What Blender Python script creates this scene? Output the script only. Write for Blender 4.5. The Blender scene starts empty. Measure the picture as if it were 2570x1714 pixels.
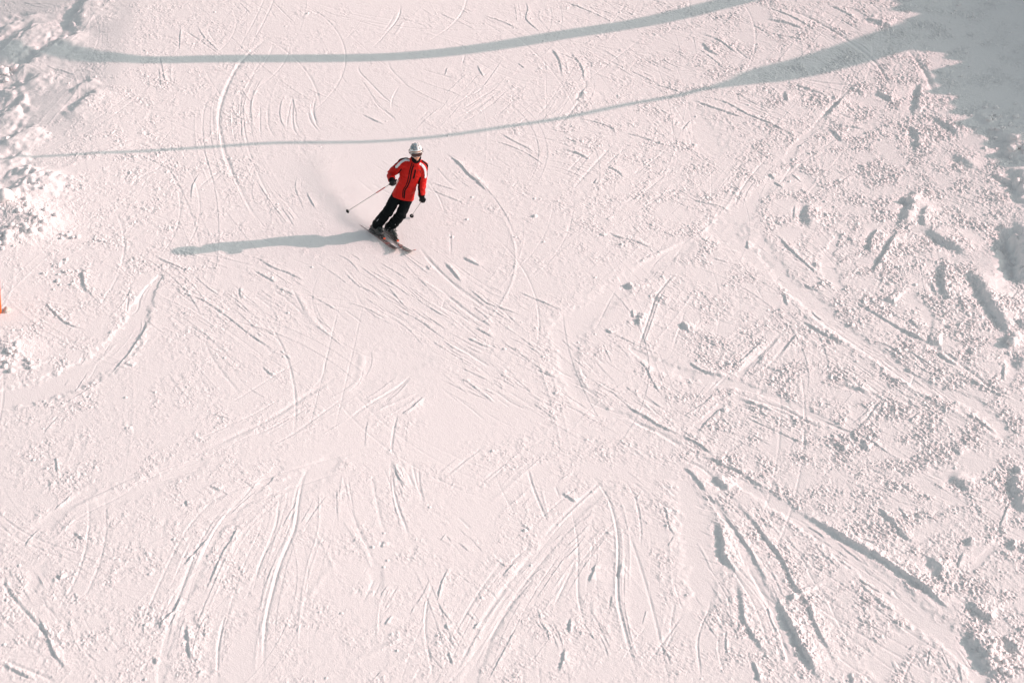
import bpy, bmesh, math, random
import numpy as np
from mathutils import Vector, Matrix, noise as mnoise
from mathutils.bvhtree import BVHTree

# ------------------------------------------------------------------ camera, sky, sun, exposure
scene = bpy.context.scene
col = scene.collection
R = math.radians
CAM_H = 21.43; PITCH = R(36.0); FPX = 2409.0          # camera height, look-down angle, focal length in 1/1024 widths
cam_d = bpy.data.cameras.new('camera'); cam = bpy.data.objects.new('camera', cam_d); col.objects.link(cam)
cam.location = (0, 0, CAM_H); cam.rotation_euler = (R(90) - PITCH, 0, 0)
cam_d.sensor_width = 36.0; cam_d.lens = 36.0 * FPX / 1024.0
cam_d.clip_start = 0.5; cam_d.clip_end = 2000
scene.camera = cam

SUN_EL = R(24.0)
SUN_AZ = math.atan2(0.10, 0.995)                        # direction towards the sun on the ground, from +x
SX, SY = math.cos(SUN_AZ), math.sin(SUN_AZ)
sun_vec = Vector((SX * math.cos(SUN_EL), SY * math.cos(SUN_EL), math.sin(SUN_EL)))
world = bpy.data.worlds.new('World'); scene.world = world; world.use_nodes = True
nt = world.node_tree; nt.nodes.clear()
out = nt.nodes.new('ShaderNodeOutputWorld'); bg = nt.nodes.new('ShaderNodeBackground')
sky = nt.nodes.new('ShaderNodeTexSky'); sky.sky_type = 'NISHITA'; sky.sun_disc = False
sky.sun_elevation = SUN_EL; sky.sun_rotation = R(90) - SUN_AZ
sky.air_density = 1.0; sky.dust_density = 2.5; sky.ozone_density = 1.0
hs = nt.nodes.new('ShaderNodeHueSaturation'); hs.inputs['Saturation'].default_value = 0.30
hs.inputs['Value'].default_value = 1.0
tint = nt.nodes.new('ShaderNodeMix'); tint.data_type = 'RGBA'; tint.blend_type = 'MULTIPLY'; tint.inputs[0].default_value = 1.0
tint.inputs[7].default_value = (0.945, 1.03, 0.995, 1)      # greenish cast of the film
nt.links.new(sky.outputs[0], hs.inputs['Color']); nt.links.new(hs.outputs[0], tint.inputs[6]); nt.links.new(tint.outputs[2], bg.inputs[0])
bg.inputs[1].default_value = 0.114
nt.links.new(bg.outputs[0], out.inputs[0])
sun_d = bpy.data.lights.new('sun', 'SUN'); sun = bpy.data.objects.new('sun', sun_d); col.objects.link(sun)
sun_d.energy = 2.55; sun_d.angle = R(0.5); sun_d.color = (1.0, 0.665, 0.637)
sun.rotation_euler = sun_vec.to_track_quat('Z', 'Y').to_euler()
scene.view_settings.view_transform = 'Standard'; scene.view_settings.look = 'None'
scene.view_settings.exposure = 0.53; scene.view_settings.gamma = 1.0
try:
    scene.cycles.volume_bounces = 6
    scene.cycles.volume_step_rate = 1.0
    scene.cycles.use_denoising = True
except Exception: pass

# ------------------------------------------------------------------ helpers
def link(o): col.objects.link(o); return o
def tag(o, label=None, cat=None, group=None, kind=None):
    if label: o['label'] = label
    if cat: o['category'] = cat
    if group: o['group'] = group
    if kind: o['kind'] = kind
    return o
def mat(name, color, rough=0.6, spec=0.4, metal=0.0, bump=0.0, bscale=200.0, vary=0.0, coat=0.0):
    m = bpy.data.materials.new(name); m.use_nodes = True; n = m.node_tree; b = n.nodes['Principled BSDF']
    b.inputs['Base Color'].default_value = (*color, 1); b.inputs['Roughness'].default_value = rough
    b.inputs['Specular IOR Level'].default_value = spec; b.inputs['Metallic'].default_value = metal
    b.inputs['Coat Weight'].default_value = coat
    tc = n.nodes.new('ShaderNodeTexCoord')
    if vary:
        t = n.nodes.new('ShaderNodeTexNoise'); t.inputs['Scale'].default_value = bscale * 0.15; t.inputs['Detail'].default_value = 4
        n.links.new(tc.outputs['Object'], t.inputs['Vector'])
        r = n.nodes.new('ShaderNodeValToRGB'); r.color_ramp.elements[0].position = .3; r.color_ramp.elements[1].position = .7
        r.color_ramp.elements[0].color = (*[c * (1 - vary) for c in color], 1)
        r.color_ramp.elements[1].color = (*[min(1, c * (1 + vary)) for c in color], 1)
        n.links.new(t.outputs['Fac'], r.inputs[0]); n.links.new(r.outputs[0], b.inputs['Base Color'])
    if bump:
        t = n.nodes.new('ShaderNodeTexNoise'); t.inputs['Scale'].default_value = bscale; t.inputs['Detail'].default_value = 3
        n.links.new(tc.outputs['Object'], t.inputs['Vector'])
        bp = n.nodes.new('ShaderNodeBump'); bp.inputs['Strength'].default_value = bump; bp.inputs['Distance'].default_value = 0.004
        n.links.new(t.outputs['Fac'], bp.inputs['Height']); n.links.new(bp.outputs[0], b.inputs['Normal'])
    return m
def mesh_obj(name, verts, faces, material, parent=None, smooth=True):
    me = bpy.data.meshes.new(name); me.from_pydata([tuple(v) for v in verts], [], faces); me.update()
    if material: me.materials.append(material)
    if smooth: me.polygons.foreach_set('use_smooth', [True] * len(me.polygons))
    o = bpy.data.objects.new(name, me); link(o)
    if parent: o.parent = parent
    return o

def to_ground(px, py, zfun=None):
    """where a point of the slope lies, from the survey grid (1024-wide units)"""
    dx = (px - 512.0) / FPX; dy = (341.0 - py) / FPX
    cp, sp = math.cos(PITCH), math.sin(PITCH)
    wy = cp + dy * sp; wz = -sp + dy * cp
    z = 0.0
    for _ in range(4):
        t = (CAM_H - z) / (-wz)
        x, y = dx * t, wy * t
        if zfun is None: break
        z = float(zfun(x, y))
    return x, y
def to_px(x, y, z=0.0):
    cp, sp = math.cos(PITCH), math.sin(PITCH)
    dz = z - CAM_H
    d = y * cp - dz * sp; u = y * sp + dz * cp
    return 512 + FPX * x / d, 341 - FPX * u / d

# ------------------------------------------------------------------ the snow slope (one sheet)
def smooth(a, b, x):
    t = np.clip((x - a) / (b - a), 0, 1); return t * t * (3 - 2 * t)
def macro(x, y):
    """large soft shape of the piste: it tilts up gently towards the right-hand edge and into a hollow at the left"""
    x = np.asarray(x, float); y = np.asarray(y, float)
    h = 0.0105 * np.clip(x - 2.0, 0, 14) ** 1.7 * smooth(18, 30, y) * 0.8
    h = h + 0.004 * np.clip(x - 2.0, 0, 14) ** 1.7 * (1 - smooth(18, 30, y))
    h = h + 0.03 * np.sin(x * 0.55 + 1.0) * np.sin(y * 0.41 + 0.4) + 0.02 * np.sin(x * 0.21 - y * 0.6)
    q = np.clip(-(x + 6.9), 0, 6); h = h - .20 * (q - .5 * (1 - np.exp(-q / .5))) * smooth(33.5, 37.5, y)      # falls away at the far left
    h = h + .045 * np.clip(x - 7.8, 0, 2.4) ** 2 * smooth(29, 33, y)
    return h * smooth(60, 30, np.abs(x)) 
TILES = {'A': (0, 0), 'B': (860, 0), 'C': (1710, 0), 'D': (0, 571), 'E': (860, 571), 'F': (1710, 571),
         'G': (0, 1143), 'H': (860, 1143), 'I': (1710, 1143)}
KT = 1024.0 / 2570.0
def tile_ground(t, x, y):
    ox, oy = TILES[t]
    return to_ground((ox + x / 2.7337) * KT, (oy + y / 2.7337) * KT, macro)
STROKES = """
A S 0.184 0.114 .05 330,120 290,150 150,240 0,370 -120,460
A S 0.196 0.129 .05 640,180 580,210 400,300 250,400 100,540 20,600
A S 0.161 0.091 .05 600,-40 570,20 530,110 500,230
A S 0.161 0.099 .05 260,80 200,120 80,170 -60,250
A S 0.184 0.099 .05 300,500 220,570 100,610 -40,650
A S 0.115 0.068 .05 660,525 620,545 560,590 470,630
A S 0.184 0.106 .05 240,700 190,715 90,740 0,810 -60,850
A S 0.115 0.068 .05 680,590 600,660 500,750 400,800
A S 0.196 0.114 .05 290,860 250,875 120,935 0,1000 -60,1030
A S 0.138 0.076 .05 300,1130 200,1150 100,1180 -20,1250
A S 0.345 0.126 .05 250,1150 230,1190 205,1260 130,1350
A S 0.138 0.068 .05 200,1040 160,1050 80,1090 0,1110
A g .060 .050 .2 1980,180 1850,250 1750,330 1640,440 1560,590 1510,740 1510,880 1540,1040 1600,1200 1700,1400 1790,1561
A g .025 .020 0 1770,460 1700,580 1650,700 1660,920 1680,1000
A g .02 .015 0 1590,680 1600,900 1620,1010
A g .03 .025 0 2010,640 2010,860 2060,950
A g .03 .03 0 2180,640 2150,740 2170,850 2220,910
A s .03 .02 .2 1350,170 1400,250 1520,370
A s .03 .03 .2 1240,190 1230,350
A g .03 .02 0 1250,200 1400,300 1540,400
A s .03 .02 .2 1100,380 1140,600
A g .03 .02 0 1540,1150 1440,1220 1360,1290
A s .03 .03 0 1370,1180 1320,1280 1310,1380
A s .04 .03 .2 1190,850 1000,930 800,1000 640,1050
A r .06 .03 0 1000,950 700,1040 300,1200 0,1330
A s .05 .04 .4 790,100 740,130
A s .05 .03 .4 1440,700 1400,720
A g .02 .02 0 1860,0 1950,90 2030,170
A g .02 .015 0 2100,50 2200,100 2351,180
A s .02 .015 .2 2080,590 2200,650 2330,700
A s .025 .02 .1 1700,1080 1740,1120
A g .02 .015 0 1560,1150 1480,1230 1400,1290
A s .03 .03 .2 2100,1310 2130,1370 2170,1440
A s .02 .02 .3 2040,1200 2030,1300 2100,1460
A s .02 .02 .3 1740,1200 1820,1330 1930,1480 2000,1561
A g .04 .025 0 1250,1080 1050,1170 930,1240 880,1320
B g .03 .025 0 840,370 820,440
B g .03 .028 0 130,410 110,480 190,570 300,680 400,745
B g .02 .02 0 390,580 340,680 335,760
B g .02 .02 .1 180,630 240,720 310,780 370,840
B s .04 .035 0 130,780 210,820 290,855
B g .02 .02 0 270,740 340,800 370,835
B s .055 .06 0 705,1045 800,1120 860,1190 920,1240 1010,1330
B g .03 .025 0 1110,920 1200,850 1290,795
B s .08 .07 .2 1665,590 1645,640 1610,700
B g .05 .03 .1 1650,500 1665,600 1600,720 1500,840 1430,890
B s .03 .025 .1 1000,960 1120,990 1240,1040 1340,1100 1400,1150
B s .04 .03 .1 1060,900 1180,970 1260,1010 1330,1050
B s .05 .045 .1 1500,1025 1600,1045 1700,1095
B g .045 .03 0 1870,970 1780,1070 1690,1170 1600,1270 1560,1320
B g .03 .025 0 1940,1010 1860,1080 1800,1140
B g .03 .02 0 2110,1090 2040,1150 2000,1200
B s .03 .03 0 1200,430 1250,470
B s .03 .03 .2 920,440 950,500 970,530
B s .03 .03 .2 720,460 700,520
B s .03 .025 0 600,1250 700,1280 800,1310
B s .035 .03 0 590,1290 700,1340 830,1390
B g .02 .02 0 600,1270 660,1350 700,1460
B g .025 .018 0 1270,1310 1180,1360 1110,1400
B g .02 .018 0 1210,1230 1150,1300
B g .025 .015 0 1270,480 1100,550 900,640 700,760
B g .025 .015 .1 1180,560 1000,680 800,800 600,860
B s .02 .015 .1 450,520 600,580 750,630 850,680
B s .035 .03 .2 1880,900 2050,940 2200,990 2351,1020
B s .04 .03 .4 1600,810 1750,840 1900,900
B s .03 .03 .1 1250,0 1270,60 1260,130 1320,190 1370,230
B s .03 .025 .4 950,100 1100,150 1230,210
B s .035 .03 .4 1500,0 1700,80 1850,150
B s .05 .04 .5 1420,320 1480,400 1510,520
B s .05 .03 .5 1560,350 1640,460 1660,570
B s .05 .04 .2 1810,1140 1880,1170 1930,1220
B g .05 .02 0 2351,1190 2100,1290 1900,1420
B s .05 .04 .4 1740,1220 1730,1260
B g .03 .02 .1 400,0 380,120 280,250 180,350
B s .02 .015 .1 0,130 100,140 190,160
B s .02 .015 .1 400,560 560,650 720,720
B s .05 .04 .5 2300,830 2280,860
B s .03 .03 .4 2100,570 2220,600 2351,640
B g .03 .02 0 2000,1450 2100,1400 2200,1330
B s .05 .04 .3 1800,1500 1850,1480
C g .06 .06 0 570,20 700,60 850,110 1000,190 1100,250 1200,320 1290,390 1370,480 1450,650
C s .04 .04 .1 600,50 750,110 860,170 940,220
C g .05 .03 0 470,150 530,200 650,240 790,270
C s .09 .06 .3 570,130 700,150 850,200
C s .09 .06 .2 140,290 200,350 270,370
C s .03 .03 .2 0,490 150,480 300,490 450,495
C s .03 .03 .2 20,450 200,460
C s .03 .03 .2 300,520 420,515 480,505
C s .05 .04 .3 120,230 250,270 400,380
C g .05 .05 0 800,540 1000,570 1150,585 1300,620
C s .10 .07 .1 1150,600 1250,640
C s .09 .08 0 1125,660 1070,720 1000,790 970,810
C g .05 .03 0 1230,540 1100,660 980,780 870,910 820,950
C g .09 .09 .1 1530,310 1640,450 1700,560 1740,700
C s .12 .09 .7 1640,560 1620,700 1580,800
C s .12 .08 .8 1560,850 1620,950 1600,1050
C s .04 .04 .3 100,650 300,700 450,780 600,840 700,890 820,945
C s .05 .05 .4 60,680 200,730 350,780 460,820
C s .10 .07 .3 1000,880 1060,920 1110,980
C s .06 .05 .3 1020,860 1180,870 1260,890
C S 0.074 0.055 .5 870,1390 855,1480 900,1561
C s .05 .04 .2 780,1400 770,1500
C s .09 .07 .3 600,1190 640,1230
C s .04 .04 .2 630,1240 700,1290
C S 0.074 0.072 .5 1590,1300 1560,1430 1500,1561
C S 0.081 0.055 .5 1850,1060 1950,1110 2030,1150
C g .035 .03 0 600,1070 490,1190 400,1320 360,1450
C s .04 .04 .1 1180,1190 1060,1270 980,1300
C s .04 .03 .3 1380,1100 1270,1150
C s .03 .03 .1 30,1340 120,1380 250,1410 350,1460
C g .03 .02 .1 700,1400 850,1370 1000,1290 1180,1190
C s .1 .07 .3 710,620 730,700
C s .05 .05 .5 780,580 900,620 1000,650
C s .12 .08 .5 1260,130 1380,160 1450,180
C s .05 .05 .4 1000,30 1120,80 1200,130
C s .10 .08 .6 1330,640 1400,660 1450,700
C s .12 .08 .9 1720,800 1850,880 1900,950
C s .12 .08 .9 1500,1350 1600,1400
C s .10 .08 .9 2100,1180 2220,1230 2351,1300
C S 0.074 0.055 .5 2000,780 2120,860
C s .05 .04 .4 0,900 60,830 90,820
C s .05 .04 .5 770,1080 800,1100
C s .03 .03 .2 760,1200 830,1250
C s .12 .08 .6 1690,1400 1650,1500 1680,1561
D s .055 .055 0 985,600 1000,680 930,790 860,890 730,1030
D s .04 .03 .2 730,1030 500,1170 380,1230
D g .03 .025 0 1110,320 1010,400 960,480 940,560 860,620
D g .03 .03 .2 880,440 870,560 860,610
D s .05 .045 .3 300,500 380,590 470,660 590,700
D s .03 .025 .3 1110,320 1250,440 1400,500 1550,600 1700,720 1850,820 1950,900
D g .04 .02 .1 1130,340 1300,450 1500,580 1750,760 1990,960
D s .04 .04 .1 1740,290 1830,340 1900,380
D s .04 .04 .2 1760,200 1870,270 1980,310 2100,370
D s .02 .02 0 1290,170 1500,200 1640,230
D s .04 .03 .5 1070,200 1230,270 1320,310
D s .04 .05 .2 400,60 500,75
D s .05 .05 .2 580,95 660,90 740,100
D s .08 .06 .8 560,270 580,400 620,460
D s .10 .06 .6 350,270 420,270
D s .10 .07 .4 0,900 80,960
D s .10 .07 .4 150,930 230,980
D g .04 .015 .1 1390,740 1450,880 1550,1020 1680,1180
D s .05 .05 .2 850,930 920,950
D g .07 .035 0 1330,1561 1600,1430 1850,1310 2100,1150 2351,1000
D s .02 .02 .1 2351,1330 2200,1420
D s .04 .03 .3 1650,400 1650,470 1690,490
D r .05 .03 0 2000,370 2080,520 2160,650 2351,800
D s .04 .03 .3 1880,410 1950,430 2030,470
D s .03 .03 .4 1470,1280 1580,1310
D s .04 .03 .5 1800,950 1880,1020
D s .03 .02 .1 660,230 740,220
D s .05 .05 .5 850,1370 910,1360
D r .12 .06 .3 0,20 100,30 330,80 500,110
D s .03 .02 .5 300,1420 330,1370 450,1240
D s .03 .02 .2 1700,660 1800,700 1900,740
D s .03 .02 .2 2100,450 2200,500 2351,590
E g .045 .045 .1 500,100 600,230 700,330 790,410 900,490 1000,560 1130,630
E g .045 .04 .1 640,400 750,490 850,570 950,640 1050,700
E s .05 .05 0 690,230 750,290 820,380
E s .055 .055 .1 820,200 890,235 950,265
E g .02 .02 0 740,0 740,200
E s .03 .03 .1 1190,430 1300,480 1400,520 1520,580
E s .03 .03 .2 850,400 920,460 1000,520 1150,570 1250,610
E s .025 .02 .2 0,500 100,530 200,570 320,640
E s .03 .02 .3 0,290 100,390 200,440 270,500
E s .025 .02 .1 380,390 500,480 620,560 800,660
E s .025 .02 .1 300,390 430,540 500,570
E s .03 .025 .2 350,550 500,620 640,720 720,780
E g .045 .045 0 740,795 850,850 960,920 1030,960
E s .02 .02 .1 1030,960 1080,1000 1200,1090
E s .04 .035 .1 840,745 930,790 1030,830
E s .045 .035 .1 900,680 960,710 1040,755
E s .02 .018 .1 550,730 650,800 800,890 940,960
E s .025 .02 .2 1060,760 1200,850 1350,960 1490,1040
E s .04 .035 .3 1330,970 1400,1000 1480,1035
E s .06 .04 .3 570,260 600,290
E s .05 .04 .4 960,640 1010,620
E r .06 .03 0 1460,800 1470,950 1500,1040 1580,1150
E g .03 .015 0 1600,850 1640,980 1720,1080
E r .05 .03 0 2351,90 2150,180 2000,270 1950,320
E s .12 .08 .2 1955,375 1985,425
E s .05 .05 .3 1985,560 1995,620
E s .12 .07 .5 2035,570 2030,680
E g .035 .045 0 2300,280 2210,390 2150,470 2110,590 2070,700 2010,880
E s .1 .05 .7 2130,460 2220,530
E s .12 .06 .3 2330,640 2351,700
E s .05 .045 .2 1800,695 1850,725
E s .025 .02 .2 1750,680 1950,770 2100,840 2230,890
E s .03 .03 .4 2000,880 2080,960 2130,1060 2200,1160
E g .04 .03 .1 0,1350 150,1230 350,1110 500,1000
E s .05 .05 .1 390,1280 480,1230 560,1150
E g .03 .025 .1 380,1270 350,1380 330,1561
E r .06 .03 0 100,830 130,900 100,1050 0,1150
E g .06 .05 .1 1950,1290 2050,1350 2200,1420 2351,1520
E s .05 .05 .3 1900,1200 2050,1280 2200,1370 2351,1430
E g .04 .02 .1 1430,1430 1200,1540
E s .05 .04 .4 1760,40 1800,60
E s .04 .04 .3 1820,20 1880,60 2000,90 2150,150
E s .04 .03 .6 1880,130 1950,100
E s .03 .02 .3 1780,780 1820,870 1850,930
E s .03 .025 .4 820,1040 870,1060
E s .03 .02 .3 1280,1180 1400,1270 1500,1340
E s .025 .02 .2 960,1100 1060,1150
E s .02 .02 .2 870,740 960,760
E g .02 .015 0 700,490 680,550
E s .03 .02 .4 1170,820 1230,860
F r .06 .05 0 680,350 780,500 900,620 1000,700 1180,820 1350,940 1550,1080 1750,1190 2000,1330 2200,1480 2351,1600
F s .06 .05 .3 1130,470 1300,570 1500,690 1650,780
F g .055 .06 .1 1700,790 1850,890 2000,1000 2150,1110 2351,1190
F s .06 .06 .1 1500,690 1580,730 1680,780
F s .14 .09 .3 1690,790 1790,800
F s .08 .06 .4 1750,830 1800,890 1900,950
F s .03 .03 .2 1240,760 1400,800 1500,860 1600,920
F s .03 .03 .2 1540,830 1680,920 1800,1010
F s .08 .09 0 1490,0 1430,120 1370,220 1300,320
F s .09 .08 0 1350,0 1310,70 1285,170
F s .05 .05 .2 640,30 750,150 850,240 960,340
F s .12 .07 .2 910,230 915,280
F s .09 .05 .2 1150,60 1190,130
F S 0.081 0.066 .5 1640,0 1850,120 1950,200
F S 0.087 0.083 .5 1930,270 2040,370 2080,470 2150,560 2210,660 2240,760
F S 0.112 0.110 .5 2270,30 2310,200 2320,400
F s .10 .08 .5 2130,50 2230,160
F S 0.087 0.061 .5 2255,740 2250,830
F s .10 .08 .4 2300,640 2351,690
F s .15 .08 .8 1780,220 1800,400 1830,520
F s .10 .06 .7 1700,350 1760,470
F s .13 .08 .3 1400,490 1470,515
F s .06 .05 .3 1370,420 1390,445
F s .06 .05 .3 1400,380 1440,395
F s .12 .07 .6 1970,820 1995,870
F S 0.087 0.061 .5 2351,880 2310,970
F s .06 .05 .2 2215,940 2210,1050
F s .06 .055 .1 30,910 150,980 300,1020 360,1020
F g .05 .05 .1 330,1110 500,1180 700,1240 900,1350 1050,1400
F s .03 .04 .1 900,1290 1000,1330 1120,1380 1250,1430 1450,1561
F s .06 .05 .5 380,1170 480,1200 640,1260
F g .05 .04 .1 690,700 600,810 480,920 380,1010
F s .05 .04 .3 560,770 450,880 350,950
F g .05 .03 .2 750,760 640,900 520,1010
F s .09 .06 .1 565,890 520,930
F s .04 .03 .2 250,1130 130,1220 0,1300
F s .04 .04 0 310,1220 260,1250 180,1320 120,1400
F g .04 .03 .2 1350,1190 1280,1290 1200,1370
F g .04 .03 .3 1450,1230 1380,1310
F g .02 .03 0 1600,1000 1570,1090
F s .11 .07 .3 0,650 60,720
F s .06 .05 .4 720,1180 790,1170
F s .05 .05 .1 0,1430 100,1470 220,1561
F s .03 .03 .2 400,1280 600,1370 800,1460 980,1530
F s .10 .06 .7 1100,1070 1200,1100 1300,1130
F s .06 .05 .6 1010,1010 1100,1040
F s .07 .05 .5 1900,1250 2050,1330 2180,1430
F s .06 .05 .8 1900,1000 2050,1080 2200,1150 2280,1170
F s .10 .07 .7 1060,1480 1130,1530
F s .10 .07 .7 1230,1490 1290,1520
F s .10 .07 .8 1860,1500 1920,1561
F s .04 .04 .1 450,80 460,150
F s .03 .03 .1 130,60 170,90 200,50
F s .04 .03 .2 200,205 330,240
F s .04 .03 .2 130,240 220,250
F s .06 .05 .7 700,440 730,540
F s .06 .05 .4 800,720 700,850
F s .05 .04 .5 1560,1340 1640,1260
F s .03 .025 0 1600,540 1650,570
F s .04 .03 .2 820,370 900,420 1020,440
F s .03 .02 .1 880,550 930,610 1000,650
F s .06 .05 .7 800,620 1000,740 1150,800
F s .07 .05 .8 1560,620 1640,700
G g .04 .042 0 2190,0 2090,130 2050,300 2020,500 1930,720 1870,930 1830,1100 1810,1300 1810,1561
G g .03 .03 0 1570,1050 1520,1180 1495,1350 1495,1561
G g .05 .05 0 70,740 30,810 40,900 120,1010 220,1120 320,1220 420,1310 500,1390
G s .06 .055 .4 250,1080 300,1180 340,1280 380,1370 480,1480
G g .05 .055 0 0,1385 150,1450 300,1510 390,1561
G s .05 .05 .5 0,1420 120,1480 250,1540
G r .05 .02 .1 2000,50 1800,150 1650,310 1520,430 1400,620 1280,900 1200,1120 1130,1400 1100,1561
G s .05 .05 .7 1440,550 1340,660 1250,760
G s .05 .05 .8 1240,950 1200,1050 1120,1130 1080,1200
G s .045 .04 .5 1660,430 1600,550 1520,680 1470,800 1400,950
G s .06 .055 .4 1280,1140 1290,1280 1310,1410
G s .05 .05 .4 1060,1380 1070,1430
G s .03 .03 .4 1410,1140 1400,1250
G r .05 .025 0 1200,50 900,170 700,270 500,360 330,470
G g .03 .015 .1 1640,20 1300,110 1000,210
G s .03 .03 .1 495,260 440,310 360,380
G s .03 .03 .2 290,480 200,570 170,630
G r .04 .025 .1 540,400 430,510 330,610
G s .04 .035 .2 380,0 395,120
G s .04 .04 .1 500,520 580,580
G s .05 .04 .5 1430,200 1520,240
G s .05 .04 .6 1270,300 1290,350
G s .05 .04 .5 390,820 420,850
G s .05 .04 .6 510,930 530,1020
G s .05 .04 .5 780,710 820,700
G s .03 .02 .2 1780,220 1850,180 1900,120
G s .03 .02 .2 1550,430 1640,340 1780,220
G r .05 .02 0 2300,740 2200,850 2100,1000
G s .03 .02 .5 90,790 180,920
H g .035 .035 .1 330,0 345,200 380,350 430,480 460,590
H g .05 .02 .1 190,70 220,250 260,430 320,610
H g .04 .015 .1 20,290 100,480 200,690 230,800
H g .035 .03 0 625,850 580,1000 565,1150 570,1250 600,1400 630,1561
H s .03 .035 .1 730,760 680,870 650,1000
H s .03 .025 .1 650,1000 700,1080 760,1160
H s .04 .03 .6 340,60 400,180 430,230
H g .03 .03 .1 1260,50 1300,200 1360,350 1420,480
H g .03 .035 0 1640,50 1740,170 1820,290 1870,450 1890,620 1885,850 1890,1000 1930,1180 1980,1370 2040,1561
H g .045 .035 0 1810,135 1700,240 1560,370 1440,490 1350,600
H g .06 .03 .1 1350,600 1250,730 1080,950 950,1150 870,1300 770,1500 740,1561
H g .04 .02 .1 1800,290 1600,470 1400,680 1230,900 1080,1130 980,1350 920,1561
H s .02 .02 .1 1560,640 1430,830 1300,1020
H s .03 .025 .1 1210,1140 1110,1330 1020,1500 990,1561
H g .03 .02 0 1170,20 1050,100 920,210
H r .04 .02 0 1380,0 1250,100 1130,220 970,350
H s .02 .02 .1 1570,110 1480,170
H s .05 .05 .1 1500,250 1560,290 1610,320
H g .03 .025 0 1455,200 1490,290
H s .04 .03 .2 1230,470 1290,510
H s .055 .055 .2 1740,730 1715,810 1690,870
H s .05 .055 .3 1565,1100 1555,1220
H s .06 .06 .3 1525,1310 1510,1400 1480,1490
H s .05 .045 .2 1910,730 1895,850
H s .04 .03 .3 1850,950 1830,1060
H g .03 .025 0 2351,1060 2260,1190 2150,1340 2060,1480
H s .06 .05 .2 700,1150 720,1185
H r .05 .02 0 540,1160 350,1270 100,1400 0,1450
H r .05 .02 0 800,1220 600,1320 400,1400 240,1510
H s .02 .02 0 2085,1050 2055,1160
H s .03 .025 .2 2280,540 2230,620
H s .03 .025 .2 2180,300 2220,380 2240,480 2290,560
H s .02 .02 .1 1330,1120 1400,1190 1420,1280
H r .04 .02 0 1720,950 1720,1100 1740,1220
H s .05 .04 .6 280,580 270,630
H s .05 .04 .6 340,1090 290,1160
H s .05 .04 .6 1190,720 1090,830
H s .06 .04 .8 940,1130 900,1190
H s .04 .03 .6 720,1330 760,1440
H s .02 .02 .1 270,1470 200,1540
H s .03 .025 .4 1060,580 1090,600
H s .02 .02 .1 710,530 670,580
H s .02 .02 .2 2010,300 2050,230
I s .07 .06 .1 0,70 60,110 130,190 180,260
I s .05 .05 .1 180,260 240,330
I g .05 .04 .1 0,20 150,90 230,170
I s .10 .08 .1 210,135 260,180 330,240
I s .08 .06 .5 330,240 440,390 520,480 590,580 660,660 720,770 770,880 860,1010 940,1200 1030,1370 1100,1500
I s .05 .05 .2 240,330 330,450 400,550 480,660 540,780 620,900
I s .09 .09 .2 640,960 720,1100 780,1220 840,1340 900,1450 940,1561
I s .09 .08 .4 230,430 280,560 285,670 340,760 390,820
I s .09 .06 .9 380,840 410,1000 430,1130 480,1220 550,1320 610,1400
I s .06 .06 .2 480,1390 520,1480 540,1561
I g .06 .03 .1 280,500 400,700 520,880 620,1050 680,1200 720,1350 760,1500
I s .08 .085 .1 790,380 920,450 1050,520 1200,610 1360,700 1500,790 1650,890 1780,1000 1900,1100
I S 0.081 0.066 .5 1970,1180 2010,1290 2080,1400 2150,1530
I s .06 .05 .4 100,0 200,20 300,70 400,110 520,190 650,250
I s .03 .03 0 850,470 950,530 990,570
I s .03 .025 0 1050,570 1130,640 1220,710 1280,750
I s .03 .025 0 1080,710 1180,780
I s .035 .03 .2 1200,560 1330,600 1430,640
I S 0.081 0.055 .5 1830,130 1930,190 2020,240
I g .05 .04 .1 1480,0 1700,70 1830,130
I s .09 .07 .6 1340,350 1430,430 1520,540 1600,610
I S 0.081 0.061 .5 1680,690 1740,750 1810,840
I s .04 .04 .2 1480,340 1560,440
I s .13 .08 .5 1960,560 1985,620
I s .05 .05 .2 1940,650 1890,780
I s .12 .09 .4 1940,1010 2050,1080 2150,1130
I s .12 .08 .7 2190,1240 2250,1290 2320,1370
I s .04 .04 .1 1410,930 1440,950
I s .035 .04 .1 2270,260 2220,400 2170,520
I g .04 .03 .2 1640,1320 1560,1440 1510,1561
I s .03 .03 .3 1710,1310 1690,1450
I g .025 .025 0 200,950 190,1040 140,1160 110,1280 125,1440 135,1561
I s .13 .09 .2 735,960 770,990
I g .04 .02 .1 1170,10 1060,60 950,150
I r .05 .03 0 540,0 535,150
I s .02 .02 .1 300,1060 340,1110
I s .03 .02 .3 310,1180 310,1330 350,1400
I s .03 .03 .4 1560,1330 1600,1290
I s .06 .05 .5 1300,950 1400,1030 1500,1080
I s .12 .08 .9 2280,570 2250,640
I s .13 .08 .9 2290,70 2320,130
I s .04 .03 .5 1200,830 1290,890 1400,950
I s .03 .025 .1 1200,860 1300,940 1410,1020
I s .03 .03 .5 1900,1420 1930,1561
I s .10 .07 .9 1150,1480 1180,1561
C S .11 .085 .5 2180,950 2260,1040 2380,1140
C S .10 .075 .5 2090,890 2200,930 2330,1010
C S .13 .10 .4 2270,1130 2340,1290 2370,1420
F S .13 .11 .3 2300,-80 2335,120 2351,300 2360,420
F S .10 .08 .5 2180,-40 2240,60 2290,200
I S .10 .07 .5 2260,100 2310,260 2340,420
"""
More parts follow.
